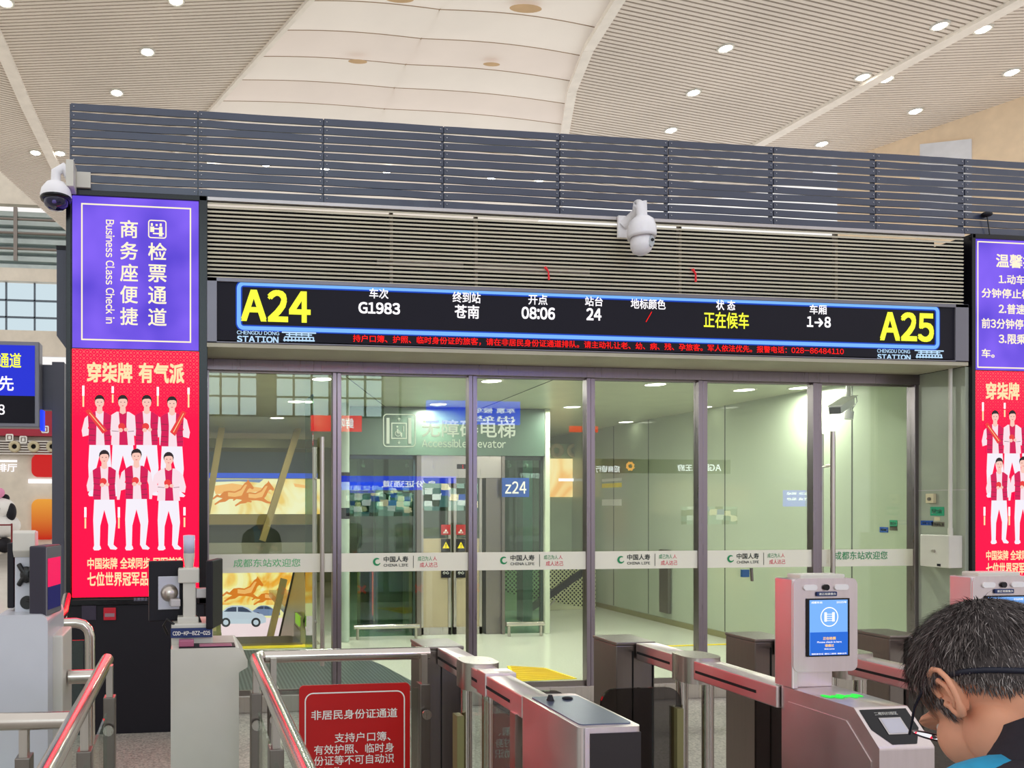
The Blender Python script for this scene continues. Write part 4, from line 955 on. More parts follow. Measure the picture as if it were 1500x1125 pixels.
for pts, l in ((((325, 626), (303, 752)), 'slanted gold steel strut at the left edge of the leftmost door'), (((437, 626), (384, 792)), 'slanted gold steel strut in the middle of the leftmost door'), (((416, 848), (393, 944)), 'lower slanted steel strut crossing the car billboard')):
    p, q = pts; tag(MB().bar((ax(p[0], Yv), Yv, az(*p, Yv)), (ax(q[0], Yv), Yv, az(*q, Yv)), .10, .10).build('steel_strut', 'gold'), l, 'strut')
for py0, py1, nm, l, m in ((643, 656, 'cross_beam', 'upper olive cross beam behind the slanted struts', 'olive'), (754, 768, 'cross_beam', 'lower olive cross beam just below the upper horse billboard', 'gold'), (706, 709, 'blue_reflection_bar', 'thin blue reflection bar added above the upper horse billboard for a mirrored led strip', None)):
    if m is None: py0, py1 = 693, 700  # glowing bar stands in for a blue led strip mirrored in the glass
    Yw = 13
    tag(MB().box(.18, ax(465, Yw), Yw, Yw+.12, az(380, py1, Yw), az(380, py0, Yw)).build(nm, m or emit('blue reflection bar', (40, 90, 220), .9)), l, 'beam')
Yw = 13.4
o = MB().box(.18, ax(462, Yw), Yw, Yw+.1, az(380, 693, Yw), az(380, 662, Yw)).build('atrium_sign', mat('grey green shop sign', (120, 134, 116), .5)); tag(o, 'grey green fascia with carved mirror sign behind the slanted struts', 'sign')
o = tag(MB().box(.18, ax(465, 12.4), 12.4, 12.45, az(380, 814, 12.4), az(380, 795, 12.4)).build('perforated_strip', perf_mat((70, 66, 56), (190, 184, 160), 24)), 'perforated metal strip running behind the top of the frosted band', 'panel')
o = tag(MB().box(.18, ax(465, 13.2), 13.2, 13.3, az(380, 795, 13.2), az(380, 769, 13.2)).build('seating_screen', mat('dim seating screen', (92, 98, 84), .3)), 'dim dark green glass strip above the perforated metal strip', 'panel')
xg = ax(451, 8.4); 
o = tag(MB().box(xg, xg+.015, 8.1, 8.6, 0, CZ-.02).build('side_glass', 'gglass'), 'dark green upright glass sheet between escalator and lift', 'glass sheet')

# ================================================================ TICKET GATES
def gate_common(t, X0, X1, bx0, bx1, midY=2.82, nearY=2.32, flap=-1):
    MB().box(X0, X1, 3.17, 3.36, 0, .985).box(X0-.002, X1+.002, 3.165, 3.365, .985, 1.0).build('far_pedestal', 'steel_d', t, .004)
    MB().box(X0+.075, X0+.079, 3.166, 3.172, .05, .96).box(X1-.012, X1-.008, 3.166, 3.172, .05, .96).build('seam', 'void', t)
    X_ = (X0+X1)/2
    mb = MB(); text(mb, '×', X_-.05, X_+.05, .60, .70, 3.37, .03); mb.build('led_cross', 'e_red', t)
    bm = MB().box(bx0, bx1, nearY+.025, 3.16, .925, .997).build('beam', 'steelx', t, .004)
    MB().box(bx0-.0015, bx0, midY+.10, midY+.33, .952, .962).box(bx0-.0015, bx0, nearY+.12, midY-.06, .952, .962).build('slot', 'void', bm)
    cp = MB().prism(rrect(bx0-.02, bx1+.03, midY-.06, midY+.09, .05), 'z', .905, 1.008, True).build('post_cap', 'steel', t, .004)
    for dx_ in (0, .055): MB().cyl((bx0+.02+dx_, midY+.05-dx_*1.4, 0), (bx0+.02+dx_, midY+.05-dx_*1.4, .91), .022, 20).build('post', 'tube', t)
    fx0, fx1 = (bx0-.34, bx0-.005) if flap < 0 else (bx1+.02, bx1+.33)
    pts = rrect(fx0, fx1, .1, .88, .06); MB().prism(pts, 'y', midY+.02, midY+.032).build('flap', 'smoke', t)
    MB().box(bx0-.035, bx0-.008, midY-.0, midY+.05, .1, .80).build('flap_mount', 'olive', t)
def screen_head(t, X0, X1, Yh):
    h = MB().prism(rrect(X0, X1, 1.055, 1.36, .022), 'y', Yh-.05, Yh+.0, True).box(X0, X0+.16, Yh-.03, Yh, 1.0, 1.07).box(X0-.0015, X0+.02, Yh-.048, Yh+.03, 1.0, 1.358).build('screen_head', 'steelx', t, .004)
    MB().box(X0+.035, X1-.035, Yh-.04, Yh+.02, 1.355, 1.372).build('antenna_strip', 'white', t, .004)
    Ya = Yh-.053; w_ = X1-X0
    MB().box(X0+w_*.20, X0+w_*.86, Ya-.001, Ya+.003, 1.105, 1.295).build('bezel', 'black', h)
    s_ = MB().box(X0+w_*.235, X0+w_*.82, Ya-.003, Ya, 1.11, 1.29).build('display', emit('display pale blue', (120, 176, 250), 1.1), t)
    MB().box(X0+w_*.235, X0+w_*.82, Ya-.004, Ya-.003, 1.11, 1.185).build('display_lower', emit('display blue', (40, 110, 220), 1.0), s_)
    xc = X0+w_*.53; Yd = Ya-.0045; mb = MB()
    mb.lathe((xc, Yd, 1.235), [(.029, 0), (.032, 0)], 28, 'y')
    for sx in (-1, 1): mb.box(xc+sx*.014-.004, xc+sx*.014+.004, Yd-.001, Yd, 1.22, 1.25)
    for k in range(4): mb.box(xc-.009, xc+.009, Yd-.001, Yd, 1.222+k*.007, 1.2235+k*.007)
    text(mb, '成都东站', X0+w_*.25, X0+w_*.42, 1.279, 1.286, Yd, .02); text(mb, '2025年', X0+w_*.64, X0+w_*.80, 1.279, 1.286, Yd, .02); text(mb, 'Please check in here', X0+w_*.34, X0+w_*.72, 1.150, 1.156, Yd, .02)
    text(mb, 'Welcome', X0+w_*.45, X0+w_*.61, 1.128, 1.133, Yd, .02); text(mb, '请刷身份证 请扫二维码 请刷证件', X0+w_*.25, X0+w_*.80, 1.112, 1.117, Yd, .02); mb.build('lettering', 'e_white', s_)
    mb = MB(); text(mb, '正在检票', X0+w_*.43, X0+w_*.63, 1.160, 1.170, Yd, .04); text(mb, '请通过', X0+w_*.46, X0+w_*.60, 1.137, 1.146, Yd, .04); mb.build('lettering', emit('orange text', (255, 200, 110), 1.2), s_)
    for a, b in ((.15, .36), (.63, .85)): MB().prism(rrect(X0+w_*a, X0+w_*b, 1.322, 1.340, .009), 'y', Ya-.001, Ya+.003).build('fill_light', mat('milk lens', (232, 228, 228), .4), h)
    MB().cyl((X0+w_*.5, Ya-.003, 1.331), (X0+w_*.5, Ya+.004, 1.331), .010, 20).build('camera_lens', 'black', h)
    MB().prism(rrect(X0+w_*.35, X0+w_*.66, 1.302, 1.317, .003), 'y', Ya-.002, Ya+.002).build('caption_plate', 'navy', h)
    mb = MB(); text(mb, '请正视摄像头', X0+w_*.37, X0+w_*.64, 1.306, 1.314, Ya-.0035, .02); mb.build('caption', 'txt', h)
def near_body(t, X0, X1):
    prof = [(2.34, 0), (2.34, 1.0), (2.06, 1.0), (1.975, .905), (1.975, 0)]
    MB().prism(prof, 'x', X0, X1).build('body', 'steelx', t, .006)
    MB().prism([(2.31, .05), (2.31, .955), (2.085, .955), (2.0, .86), (2.0, .05)], 'x', X0-.0025, X0+.001).build('side_door', 'steelx', t, .001)
    MB().box(X0-.003, X0-.002, 1.985, 1.997, .60, .84).build('slot', 'void', t)
    # black reader face on the slope
    d = Vector((0, -.085, -.095)); n = Vector((0, -.095, .085)).normalized(); L = d.length; d.normalize()
    def S(x, s, h=0): return Vector((x, 2.06, 1.0))+d*s+n*h
    def quad(mb, xa, xb, s0, s1, h): mb.add([S(xa, s0, h), S(xb, s0, h), S(xb, s1, h), S(xa, s1, h)], [(0, 1, 2, 3)])
    mb = MB().add([S(X0+.012, .008, .0015), S(X1-.012, .008, .0015), S(X1-.012, L*.55, .0015), S(X1-.05, L-.01, .0015), S(X0+.05, L-.01, .0015), S(X0+.012, L*.55, .0015)], [tuple(range(6))])
    rf = mb.build('reader_face', 'black', t)
    mb = MB(); quad(mb, X0+.055, X1-.05, .036, .088, .003); mb.build('scanner_rim', 'headrail', rf)
    mb = MB(); quad(mb, X0+.060, X1-.055, .040, .084, .0035); mb.build('scanner_window', mat('scanner glass', (186, 184, 196), .15), rf)
    mb = MB(); text(mb, '二维码扫描区', X0+.05, X0+.125, 0, .010, 0, .02); mb.v = [tuple(S(v[0], .028-v[2], .0035)) for v in mb.v]; mb.build('lettering', 'txt', rf)
    mb = MB()
    for k in range(5):
        x = X0+.03+k*.026; mb.add([(x+.014*math.cos(q), 2.19-.01*(k % 2)+.02*math.sin(q), 1.0015) for q in [2*PI*j/10 for j in range(10)]], [tuple(range(10))])
    mb.build('card_reader_light', 'e_green', t)
def gateB(): 
    t = thing('ticket_gate', 'first ticket gate with lit face screen head, nearest to the red notice', 'ticket gate', (2.0, 2.7, 0), 'ticket gates with face screens')
    gate_common(t, 1.86, 2.04, 1.945, 2.045); near_body(t, 1.958, 2.135); screen_head(t, 1.958, 2.19, 2.34); return t
gB = gateB()
gB['label'] = 'ticket gate with fully visible blue screen head, left of the bending man'
dup(gB, (.662, 0, 0), 'ticket gate whose blue screen head rises directly behind the bending man')
dup(gB, (1.335, 0, 0), 'farthest right ticket gate, mostly hidden behind the bending man')
gA = thing('ticket_gate', 'low steel ticket gate without a screen, right of the red notice', 'ticket gate', (1.1, 2.7, 0))
gate_common(gA, .992, 1.166, 1.048, 1.14, 2.82, 2.3, 1)
bo = MB().prism(rrect(1.045, 1.225, 1.96, 2.33, .018), 'z', 0, 1.0, True).build('body', 'steelx', gA, .004)
MB().prism(rrect(1.06, 1.212, 1.985, 2.29, .012), 'z', 1.0, 1.003).build('top_plate', mat('blue grey plate', (96, 104, 128), .3, .5), gA)
MB().box(1.075, 1.22, 1.957, 1.961, .05, .985).build('front_plate', mat('dark front plate', (62, 58, 60), .35, .6), gA)
MB().cyl((1.10, 2.24, 1.003), (1.10, 2.24, 1.02), .012, 10, .006).ell((1.16, 2.25, 1.006), (.018, .01, .005), 10, 6).build('lock_knob', 'blackm', gA)
MB().box(1.058, 1.066, 2.36, 2.78, .12, .90).build('side_glass', 'cglass', gA)
MB().box(1.04, 1.075, 2.36, 2.40, 0, .93).build('glass_post', 'steel', gA)
MB().box(1.044, 1.16, 2.62, 2.70, .92, 1.004).build('sleeve', 'steelx', gA, .003)

# ================================================================ LEFT SIDE: railings, ticket machines, red notice
def rail(name, label, tubes, posts_, glass_=(), r=.026):
    t = thing(name, label, 'railing', (tubes[0][0][0], tubes[0][0][1], 0))
    for p in tubes: MB().tube(p, r, 20).build('handrail', 'tube', t)
    for (x, y) in posts_:
        q = MB().box(x-.022, x+.022, y-.03, y+.03, 0, .86).build('post', 'steel_d', t, .003)
        MB().box(x-.012, x+.012, y-.02, y+.02, .86, .98).build('stem', 'steel', q)
        MB().cyl((x+.0, y-.05, .74), (x, y+.05, .74), .010, 10).cyl((x, y-.055, .74), (x, y-.045, .74), .02, 12).build('glass_clamp', 'steel', q)
    for g in glass_: MB().box(*g).build('glass', 'cglass', t)
    return t
ZR = .98
rail('railing', 'steel tube railing turning left to right behind the red notice', [[(.275, .7, ZR), (.272, 3.0, ZR), (.275, 3.1, ZR), (.30, 3.14, ZR)], [(.29, 3.14, ZR), (ax(628, 3.14), 3.14, ZR)]],
     [(.268, 3.05), (.268, 2.35), (.268, 1.5), (.345, 3.12), (ax(620, 3.12), 3.12)], [(.262, .270, 1.0, 2.9, .12, .82), (.38, ax(612, 3.12), 3.116, 3.124, .12, .84)])
rail('railing', 'steel tube railing with pink sheen slanting across the lower left corner', [[(-.33, .7, ZR), (-.32, 3.15, ZR)], [(-.32, 2.95, ZR-.02), (-.44, 2.95, ZR-.02)], [(-.325, 2.32, ZR-.01), (-1.6, 2.38, ZR-.01)]],
     [(-.30, 3.05), (-.31, 2.4), (-.31, 1.55), (-.48, 2.36)], [(-.308, -.300, 1.0, 2.95, .12, .82), (-1.5, -.52, 2.36, 2.368, .1, .8)])
b0, b1 = ax(70, 4.1), ax(132, 4.1)
rail('railing', 'bent steel tube railing in front of the black foot of the left column', [[(b0, 4.1, .99), (b1-.07, 4.1, .99), (b1-.035, 4.1, .98), (b1-.01, 4.1, .955), (b1, 4.1, .92), (b1, 4.1, 0)], [(ax(84, 4.1)-.02, 4.1, .99), (ax(84, 4.1)-.03, 4.5, .99), (ax(98, 5.3), 5.3, .99)]],
     [(ax(92, 4.15), 4.15)], [(ax(94, 4.1), b1-.03, 4.096, 4.104, .1, .9)])
# red notice
Yn = 3.10
t = thing('notice_board', 'red acrylic notice with white characters standing on the glass of the railing', 'notice', (ax(520, Yn), Yn, .3))
x0, x1 = ax(438, Yn), ax(600, Yn); z1 = az(438, 1004, Yn)
MB().prism(rrect(x0, x1, .3, z1, .02), 'y', Yn-.006, Yn).build('board', 'redsign', t)
mb = MB(); ring(mb, x0+.022, x1-.022, .33, z1-.03, .035, .005, Yn-.0075)
ptext(mb, '非居民身份证通道', 456, 1041, 582, 1055, Yn-.0075, .015); ptext(mb, '支持户口簿、', 490, 1074, 572, 1088, Yn-.0075, .01)
ptext(mb, '有效护照、临时身', 460, 1092, 577, 1106, Yn-.0075, .01); ptext(mb, '份证等不可自动识', 460, 1108, 577, 1122, Yn-.0075, .01); ptext(mb, '读证件', 460, 1125, 500, 1139, Yn-.0075, .01)
mb.build('lettering', 'txt', t)
# ticket counter post with two monitors
Yt = 3.12
tm = thing('ticket_machine', 'white ticket machine with tag CDD-KP-BZZ-025 and clear lamp on top', 'ticket machine', (ax(305, Yt), Yt+.1, 0))
xa, xb = ax(250, Yt), ax(350, Yt); zT = az(250, 951, Yt)
MB().prism([(xa, 0), (xb, 0), (xb, zT-.10), (xb+.035, zT-.08), (xb+.035, zT-.05), (xb+.0, zT), (xa, zT)], 'y', Yt, Yt+.30).build('body', 'white', tm, .008)
MB().box(xa, ax(312, Yt+.1), Yt+.10, Yt+.30, zT-.01, az(250, 914, Yt+.1)).build('rear_housing', 'white', tm, .006)
MB().box(ax(262, Yt), ax(345, Yt), Yt+.01, Yt+.10, zT-.002, zT+.004).build('ticket_slot', 'blackm', tm)
MB().box(ax(262, Yt+.03), ax(284, Yt+.03), Yt+.02, Yt+.06, zT+.004, zT+.03).box(ax(292, Yt+.03), ax(340, Yt+.03), Yt+.02, Yt+.07, zT+.002, zT+.008).build('reader_tray', mat('magenta grey tray', (170, 90, 120), .3), tm, .003)
pl = MB().box(ax(250, Yt+.08), ax(311, Yt+.08), Yt+.085, Yt+.092, az(250, 935, Yt+.08), az(250, 921, Yt+.08)).build('tag_plate', 'navy', tm)
mb = MB(); ptext(mb, 'CDD-KP-BZZ-025', 253, 925, 308, 931, Yt+.083, .03); mb.build('lettering', 'txt', pl)
Yc = Yt+.16
mb = MB().box(ax(268, Yc), ax(287, Yc), Yc-.03, Yc+.03, az(268, 915, Yc), az(268, 831, Yc)).box(ax(261, Yc), ax(292, Yc), Yc-.04, Yc+.04, az(268, 853, Yc), az(268, 832, Yc)).box(ax(260, Yc), ax(291, Yc), Yc-.04, Yc+.04, az(268, 915, Yc), az(268, 902, Yc))
mb.build('mast', 'white', tm, .005)
X, Z = at(277, 831, Yc); lp = MB().lathe((X, Yc, Z), [(.018, 0), (.024, .045), (.024, .06)], 20).build('lamp_base', 'white', tm)
MB().lathe((X, Yc, Z), [(.0, .06), (.024, .06), (.025, .135), (.0, .137)], 20).build('lamp_lens', mat('milky lavender lens', (200, 200, 226), .2), lp)
# left monitor, seen from behind and turned
def monitor(cx, cy, z0, z1, wd, ang, nm='monitor', dep=.03, lit=None, parent=None):
    R_ = Matrix.Translation((cx, cy, 0)) @ Matrix.Rotation(ang, 4, 'Z')
    o = MB().box(-wd/2, wd/2, -dep/2, dep/2, z0, z1).xf(R_).build(nm, 'blackm', parent, .006)
    return o, R_
mo, R_ = monitor(ax(243, Yc+.02), Yc+.03, az(243, 911, Yc), az(243, 822, Yc), .145, math.radians(8), parent=tm)
zc = az(243, 869, Yc)
MB().box(-.035, .055, -.022, -.015, zc-.07, zc+.07).xf(R_).build('mount_plate', mat('silver plate', (190, 190, 200), .35, .5), mo, .002)
MB().lathe((.012, -.02, zc), [(0, -.035), (.018, -.035), (.032, -.02), (.038, 0)], 24, 'y').xf(R_).build('ball_joint', 'steel', mo)
MB().box(.01, .05, -.09, -.03, zc-.05, zc-.02).xf(R_).box(ax(287, Yc), ax(310, Yc), Yc-.02, Yc+.02, zc-.02, zc+.02).build('arm', 'headrail', tm, .003)
mo2, R2 = monitor(ax(314, Yc), Yc-.01, az(314, 917, Yc), az(314, 819, Yc), .16, math.radians(72), parent=tm)
MB().tube([(ax(262, Yc), Yc-.05, zc-.14), (ax(245, Yc), Yc-.06, zc-.10), (ax(240, Yc), Yc-.04, zc-.13), (ax(246, Yc), Yc-.03, zc-.17)], .006, 8).tube([(ax(288, Yc), Yc-.02, zc-.08), (ax(296, Yc), Yc-.03, zc-.14), (ax(303, Yc), Yc-.02, zc-.13)], .006, 8).build('cable', 'rubber', tm)
# far-left machine
Yf = 2.75
tm = thing('ticket_machine', 'white ticket machine at the lower left edge with black spider bracket and pink lit monitor', 'ticket machine', (ax(30, Yf), Yf+.1, 0))
xa, xb = ax(-14, Yf), ax(70, Yf); zT = az(30, 901, Yf)
MB().prism(rrect(xa, xb, -.02, zT, .03), 'y', Yf, Yf+.35, False).build('body', mat('cool white paint', (196, 198, 206), .3), tm, .004)
MB().box(xb-.02, xb+.035, Yf+.1, Yf+.32, 0, zT-.09).build('side_box', 'white', tm, .006)
Yc = Yf+.12; X0, X1 = ax(24, Yc), ax(54, Yc)
MB().box(X0, X1, Yc-.03, Yc+.03, zT-.01, az(24, 778, Yc)).build('mast', mat('cool white paint', (196, 198, 206), .3), tm, .006)
MB().prism([(Yc-.032, az(24, 816, Yc)), (Yc-.05, az(24, 806, Yc)), (Yc-.05, az(24, 780, Yc)), (Yc-.03, az(24, 776, Yc))], 'x', X0-.002, X1+.002).build('lamp_housing', 'white', tm, .003)
Xc, Zc = at(38, 842, Yc-.05); mb = MB().ell((Xc, Yc-.045, Zc), (.022, .012, .03), 14, 8)
for sx in (-1, 1):
    for sz in (-1, 1): mb.tube([(Xc, Yc-.045, Zc), (Xc+sx*.018, Yc-.046, Zc+sz*.024), (Xc+sx*.026, Yc-.04, Zc+sz*.036)], [.012, .009, .009], 8)
mb.cyl((Xc+.01, Yc-.05, Zc+.008), (Xc+.05, Yc-.02, Zc+.008), .010, 10).build('spider_bracket', 'rubber', tm)
MB().cyl((Xc, Yc-.034, az(38, 881, Yc)), (Xc, Yc-.028, az(38, 881, Yc)), .024, 24).tube([(Xc, Yc-.035, az(38, 878, Yc)), (Xc+.03, Yc-.05, az(38, 879, Yc)), (Xc+.05, Yc-.03, az(38, 885, Yc))], .004, 8).build('cable_grommet', 'rubber', tm)
MB().box(ax(15, Yc+.03), ax(25, Yc+.03), Yc-.02, Yc+.12, az(15, 890, Yc), az(15, 795, Yc)).build('rear_monitor', 'blackm', tm, .005)
mo, R_ = monitor(ax(68, Yc), Yc-.02, az(68, 898, Yc), az(68, 798, Yc), .15, math.radians(79), parent=tm, dep=.06)
mo.data.materials.clear(); mo.data.materials.append(mat('violet black shell', (40, 36, 52), .35))
zA, zB = az(68, 893, Yc), az(68, 812, Yc)
# screen side faces right and away from the mast
RM = Matrix.Translation((ax(68, Yc), Yc-.02, 0)) @ Matrix.Rotation(math.radians(79), 4, 'Z')
MB().box(-.072, .072, -.032, -.029, az(68, 896, Yc), az(68, 800, Yc)).xf(RM).build('bezel', 'casing', mo)
sc_ = MB().box(-.06, .06, -.0335, -.0315, zA+(zB-zA)*.45, zB-.01).xf(RM).build('display_screen', emit('pink display', (236, 20, 90), 1.1), mo)
MB().box(-.06, .06, -.0335, -.0315, zA+.01, zA+(zB-zA)*.45).xf(RM).build('display_lower', emit('navy display', (30, 30, 90), 1), mo)

# ================================================================ SECURITY DOME CAMERAS
def dome(px, py, s, Yw, kind, label):
    X, Z = at(px, py, Yw)     # centre of the dome
    t = thing('dome_camera', label, 'security camera', (X, Yw, Z))
    if kind == 0:
        MB().lathe((X, Yw, Z), [(0, s*.95), (.25*s, s*.93), (.30*s, s*.80), (.62*s, s*.66), (.92*s, s*.25), (s, -.12*s), (.98*s, -.25*s)], 32).build('housing', 'whitec', t)
        MB().lathe((X, Yw, Z), [(.98*s, -.25*s), (1.0*s, -.30*s), (.95*s, -.44*s), (.8*s, -.46*s)], 32).build('ring', 'black', t)
        MB().lathe((X, Yw, Z), [(.78*s, -.42*s), (.72*s, -.75*s), (.45*s, -1.0*s), (0, -1.08*s)], 32).build('dome_glass', mat('dark blue dome', (20, 20, 60), .08, 0, .8), t)
        MB().ell((X, Yw-.62*s, Z-.7*s), (.2*s, .12*s, .16*s), 14, 8).build('lens', mat('violet lens', (90, 80, 150), .1), t)
    else:
        MB().lathe((X, Yw, Z), [(0, s*1.0), (.45*s, s*.92), (.82*s, s*.60), (.99*s, s*.1), (1.02*s, -.45*s), (.98*s, -.72*s), (.74*s, -.62*s)], 32).build('housing', 'whitec', t)
        hd = MB().lathe((X, Yw, Z), [(.70*s, -.60*s), (.80*s, -.85*s), (.78*s, -1.35*s), (.6*s, -1.75*s), (.3*s, -1.95*s), (0, -2.02*s)], 32).build('head', 'whitec', t)
        MB().prism([(X+.30*s+.22*s*math.cos(q), Z-1.15*s+.42*s*math.sin(q)) for q in [2*PI*k/16 for k in range(16)]], 'y', Yw-.80*s, Yw-.5*s).build('lens_window', mat('grey lens window', (180, 184, 188), .25), hd)
        MB().cyl((X+.34*s, Yw-.84*s, Z-1.08*s), (X+.34*s, Yw-.78*s, Z-1.08*s), .12*s, 14).build('lens', 'black', hd)
    return t, X, Z
s = .118
t, X, Z = dome(940, 335, .098, Y0-.22, 1, 'white dome camera on a wall arm in front of the ventilation grille')
wx, wz = at(912, 333, Y0-.01)
MB().box(wx-.045, wx+.045, Y0-.03, Y0-.008, az(912, 350, Y0), az(912, 318, Y0)).build('wall_plate', 'whitec', t, .003)
MB().tube([(wx, Y0-.02, az(912, 332, Y0)), (wx+.06, Y0-.10, az(912, 318, Y0)), (X-.02, Y0-.21, Z+.185), (X, Y0-.22, Z+.19), (X, Y0-.22, Z+.08)], [.04, .036, .036, .036, .038], 16).build('arm', 'whitec', t)
t, X, Z = dome(82, 284, .105, Y0-.12, 0, 'white dome camera with dark lens bowl bracketed to the top left corner of the louvres')
MB().box(ax(101, Y0-.02), ax(112, Y0-.02), Y0-.16, Y0+.0, az(105, 286, Y0), az(105, 248, Y0)).box(ax(112, Y0-.02), ax(133, Y0-.02), Y0-.03, Y0-.005, az(120, 277, Y0), az(120, 254, Y0)).build('bracket', 'white', t, .004)
MB().tube([(ax(103, Y0-.1), Y0-.10, az(103, 266, Y0)), (ax(92, Y0-.12), Y0-.11, az(92, 256, Y0)), (X, Y0-.12, Z+.145), (X, Y0-.12, Z+.08)], [.045, .036, .034, .034], 16).build('arm', 'whitec', t)
o = MB().ell((ax(1440, Y0), Y0-.03, az(1440, 316, Y0)), (.045, .03, .02), 16, 8).build('sensor_puck', 'blackm'); tag(o, 'small black sensor puck hanging off the louvres above the right column', 'sensor')
MB().tube([(ax(1440, Y0), Y0-.03, az(1440, 316, Y0)), (ax(1446, Y0), Y0-.02, az(1446, 345, Y0))], .004, 6).build('wire', 'rubber', o)

# ================================================================ HALL DOWNLIGHTS
HL = [(8, 3), (258, 0), (216, 75), (171, 135), (52, 223), (88, 224), (1377, 37), (1440, 42), (1063, 70), (1264, 112), (1298, 115), (1482, 105), (1016, 135), (1341, 162), (983, 190), (1204, 210), (309, 245), (390, 250), (476, 256), (567, 260), (720, 269), (790, 272)]
HLB = ['hall downlight in the top left picture corner', 'hall downlight on the top picture edge, left of the cream membrane', 'hall downlight highest above the left light box column', 'hall downlight just above the left end of the louvres',
 'hall downlight left of the thin beam end, above the left dome camera', 'hall downlight right of the thin beam end, above the left dome camera', 'hall downlight above the wide right beam, uppermost on that side', 'hall downlight just below the upper end of the wide right beam',
 'hall downlight uppermost between the curved beam and the wide right beam', 'hall downlight touching the wide right beam from above, lower one', 'hall downlight touching the wide right beam from below, lower one', 'hall downlight at the right picture edge under the wide beam',
 'hall downlight second highest in the row beside the curved beam', 'hall downlight above the white wall panel', 'hall downlight lowest beside the curved beam, just over the louvres', 'hall downlight lowest under the wide right beam, just over the louvres'] + ['lamp added for a mirrored glint on the louvres, '+q for q in ('first from the left column', 'second from the left column', 'third from the left column', 'fourth from the left column', 'fifth, left of the dome camera', 'sixth, closest to the dome camera')]
for i, (px, py) in enumerate(HL):
    X, Y = cpt(px, py)
    Z_ = HC+(.20 if i in (17, 18, 19, 20, 21) else 0)  # added lamps over the membrane stand in for glints mirrored on the louvre boards
    t = thing('hall_downlight', HLB[i], 'ceiling light', (X, Y, Z_), 'downlights in the slatted hall ceiling')
    MB().lathe((X, Y, Z_), [(.12, -.02), (.15, -.03), (.17, -.03), (.18, .03)], 20).build('rim', 'white', t)
    MB().disc((X, Y, Z_-.022), .14).build('diffuser', 'e_lamp', t)
    MB().ell((X, Y, Z_-.03), (.08, .08, .05), 12, 6).build('bulb', 'e_lamp', t)

# ================================================================ THINGS OF THE HALL BEHIND THE CAMERA THAT THE GLASS MIRRORS
def mirror_at(px0, py0, px1, py1, Y):     # where something at depth Y behind us must stand to be mirrored by the glass at these spots
    V = 2*YG-Y; x0, z1 = at(px0, py0, V); x1, z0 = at(px1, py1, V); return x0, x1, z0, z1
def board(name, label, box_, Y, m, texts=(), cat='sign'):
    x0, x1, z0, z1 = mirror_at(*box_, Y); t = thing(name, label, cat, ((x0+x1)/2, Y, z0))
    MB().box(x0, x1, Y-.1, Y, z0, z1).build('panel', m, t)
    q = MB()
    for s_, bx in texts:
        a0, a1, c0, c1 = mirror_at(*bx, Y); n0 = len(q.v); text(q, s_, a0, a1, c0, c1, Y+.01, .03)
        for i in range(n0, len(q.v)): v = q.v[i]; q.v[i] = (a0+a1-v[0], v[1], v[2])
    if q.v: q.build('lettering', emit('mirror white', (240, 244, 255), 9), t)
    return t
def bill_mat2(name, st_):     # rows of lit goods on shelves
    m = emit(name, (255, 255, 255), st_); nt = m.node_tree; b = nt.nodes['Principled BSDF']; tc = nd(nt, 'ShaderNodeTexCoord'); mp = nd(nt, 'ShaderNodeMapping')
    mp.inputs['Scale'].default_value = (2.2, .01, 3.2); nt.links.new(tc.outputs['Object'], mp.inputs[0]); v = nd(nt, 'ShaderNodeTexVoronoi', distance='CHEBYCHEV'); v.inputs['Randomness'].default_value = .5; v.inputs['Scale'].default_value = 1.6
    nt.links.new(mp.outputs[0], v.inputs['Vector']); sp = nd(nt, 'ShaderNodeSeparateColor'); nt.links.new(v.outputs['Color'], sp.inputs[0]); r = nd(nt, 'ShaderNodeValToRGB'); r.color_ramp.interpolation = 'CONSTANT'
    e = r.color_ramp.elements; e[0].color = lin((14, 20, 20)); e[1].position = .88; e[1].color = lin((255, 240, 200))
    for p_, c_ in ((.32, (70, 110, 110)), (.5, (150, 180, 170)), (.68, (235, 245, 240)), (.8, (60, 90, 190))): x = e.new(p_); x.color = lin(c_)
    nt.links.new(sp.outputs[0], r.inputs[0]); nt.links.new(r.outputs[0], b.inputs['Emission Color']); return m
SB = emit('bright blue sign light', (40, 70, 255), 7)
board('hanging_sign', 'blue lit direction sign mirrored in the glass above the lift sign', (626, 586, 762, 622), -4, SB, [('车票 候车', (694, 597, 754, 606)), ('出站', (694, 609, 754, 618))])
board('hanging_sign', 'blue lit gate sign row mirrored in the glass across the lift shaft', (500, 697, 668, 718), -14, SB, [('身份证通道', (560, 704, 640, 714))])
board('hanging_sign', 'small blue timetable mirrored in the glass near the right pull handle', (1150, 718, 1186, 742), -12, emit('list blue', (90, 90, 255), 5), [('车次 到站', (1152, 721, 1184, 725)), ('开点 站台', (1152, 729, 1184, 733))])
board('shop_display', 'bright shop shelves mirrored in the lift doors', (620, 708, 700, 748), -13, bill_mat2('shop glow', 9), (), 'shop')
board('shop_display', 'lit panel added for blurred hall lights mirrored in the left lift shaft', (508, 722, 606, 756), -13.5, bill_mat2('shelf glow', 4), (), 'shop')  # added glowing panel stands in for the mirrored blur of hall lights
board('shop_display', 'dim lit shop front mirrored low in the third and fourth glass panels', (1000, 742, 1080, 768), -14, bill_mat2('dim shelf glow', 3), (), 'shop')
q = board('shop_display', 'dark fascia with glowing white letters mirrored right of the lift', (870, 672, 1070, 694), -15, 'blackm', [('招商银行', (872, 682, 908, 692)), ('王府', (992, 680, 1014, 690)), ('AGE', (1032, 680, 1056, 690))], 'shop')
x0, x1, z0, z1 = mirror_at(914, 676, 928, 690, -14.7); mb = MB(); cxx, czz, RR = (x0+x1)/2, (z0+z1)/2, (x1-x0)/2
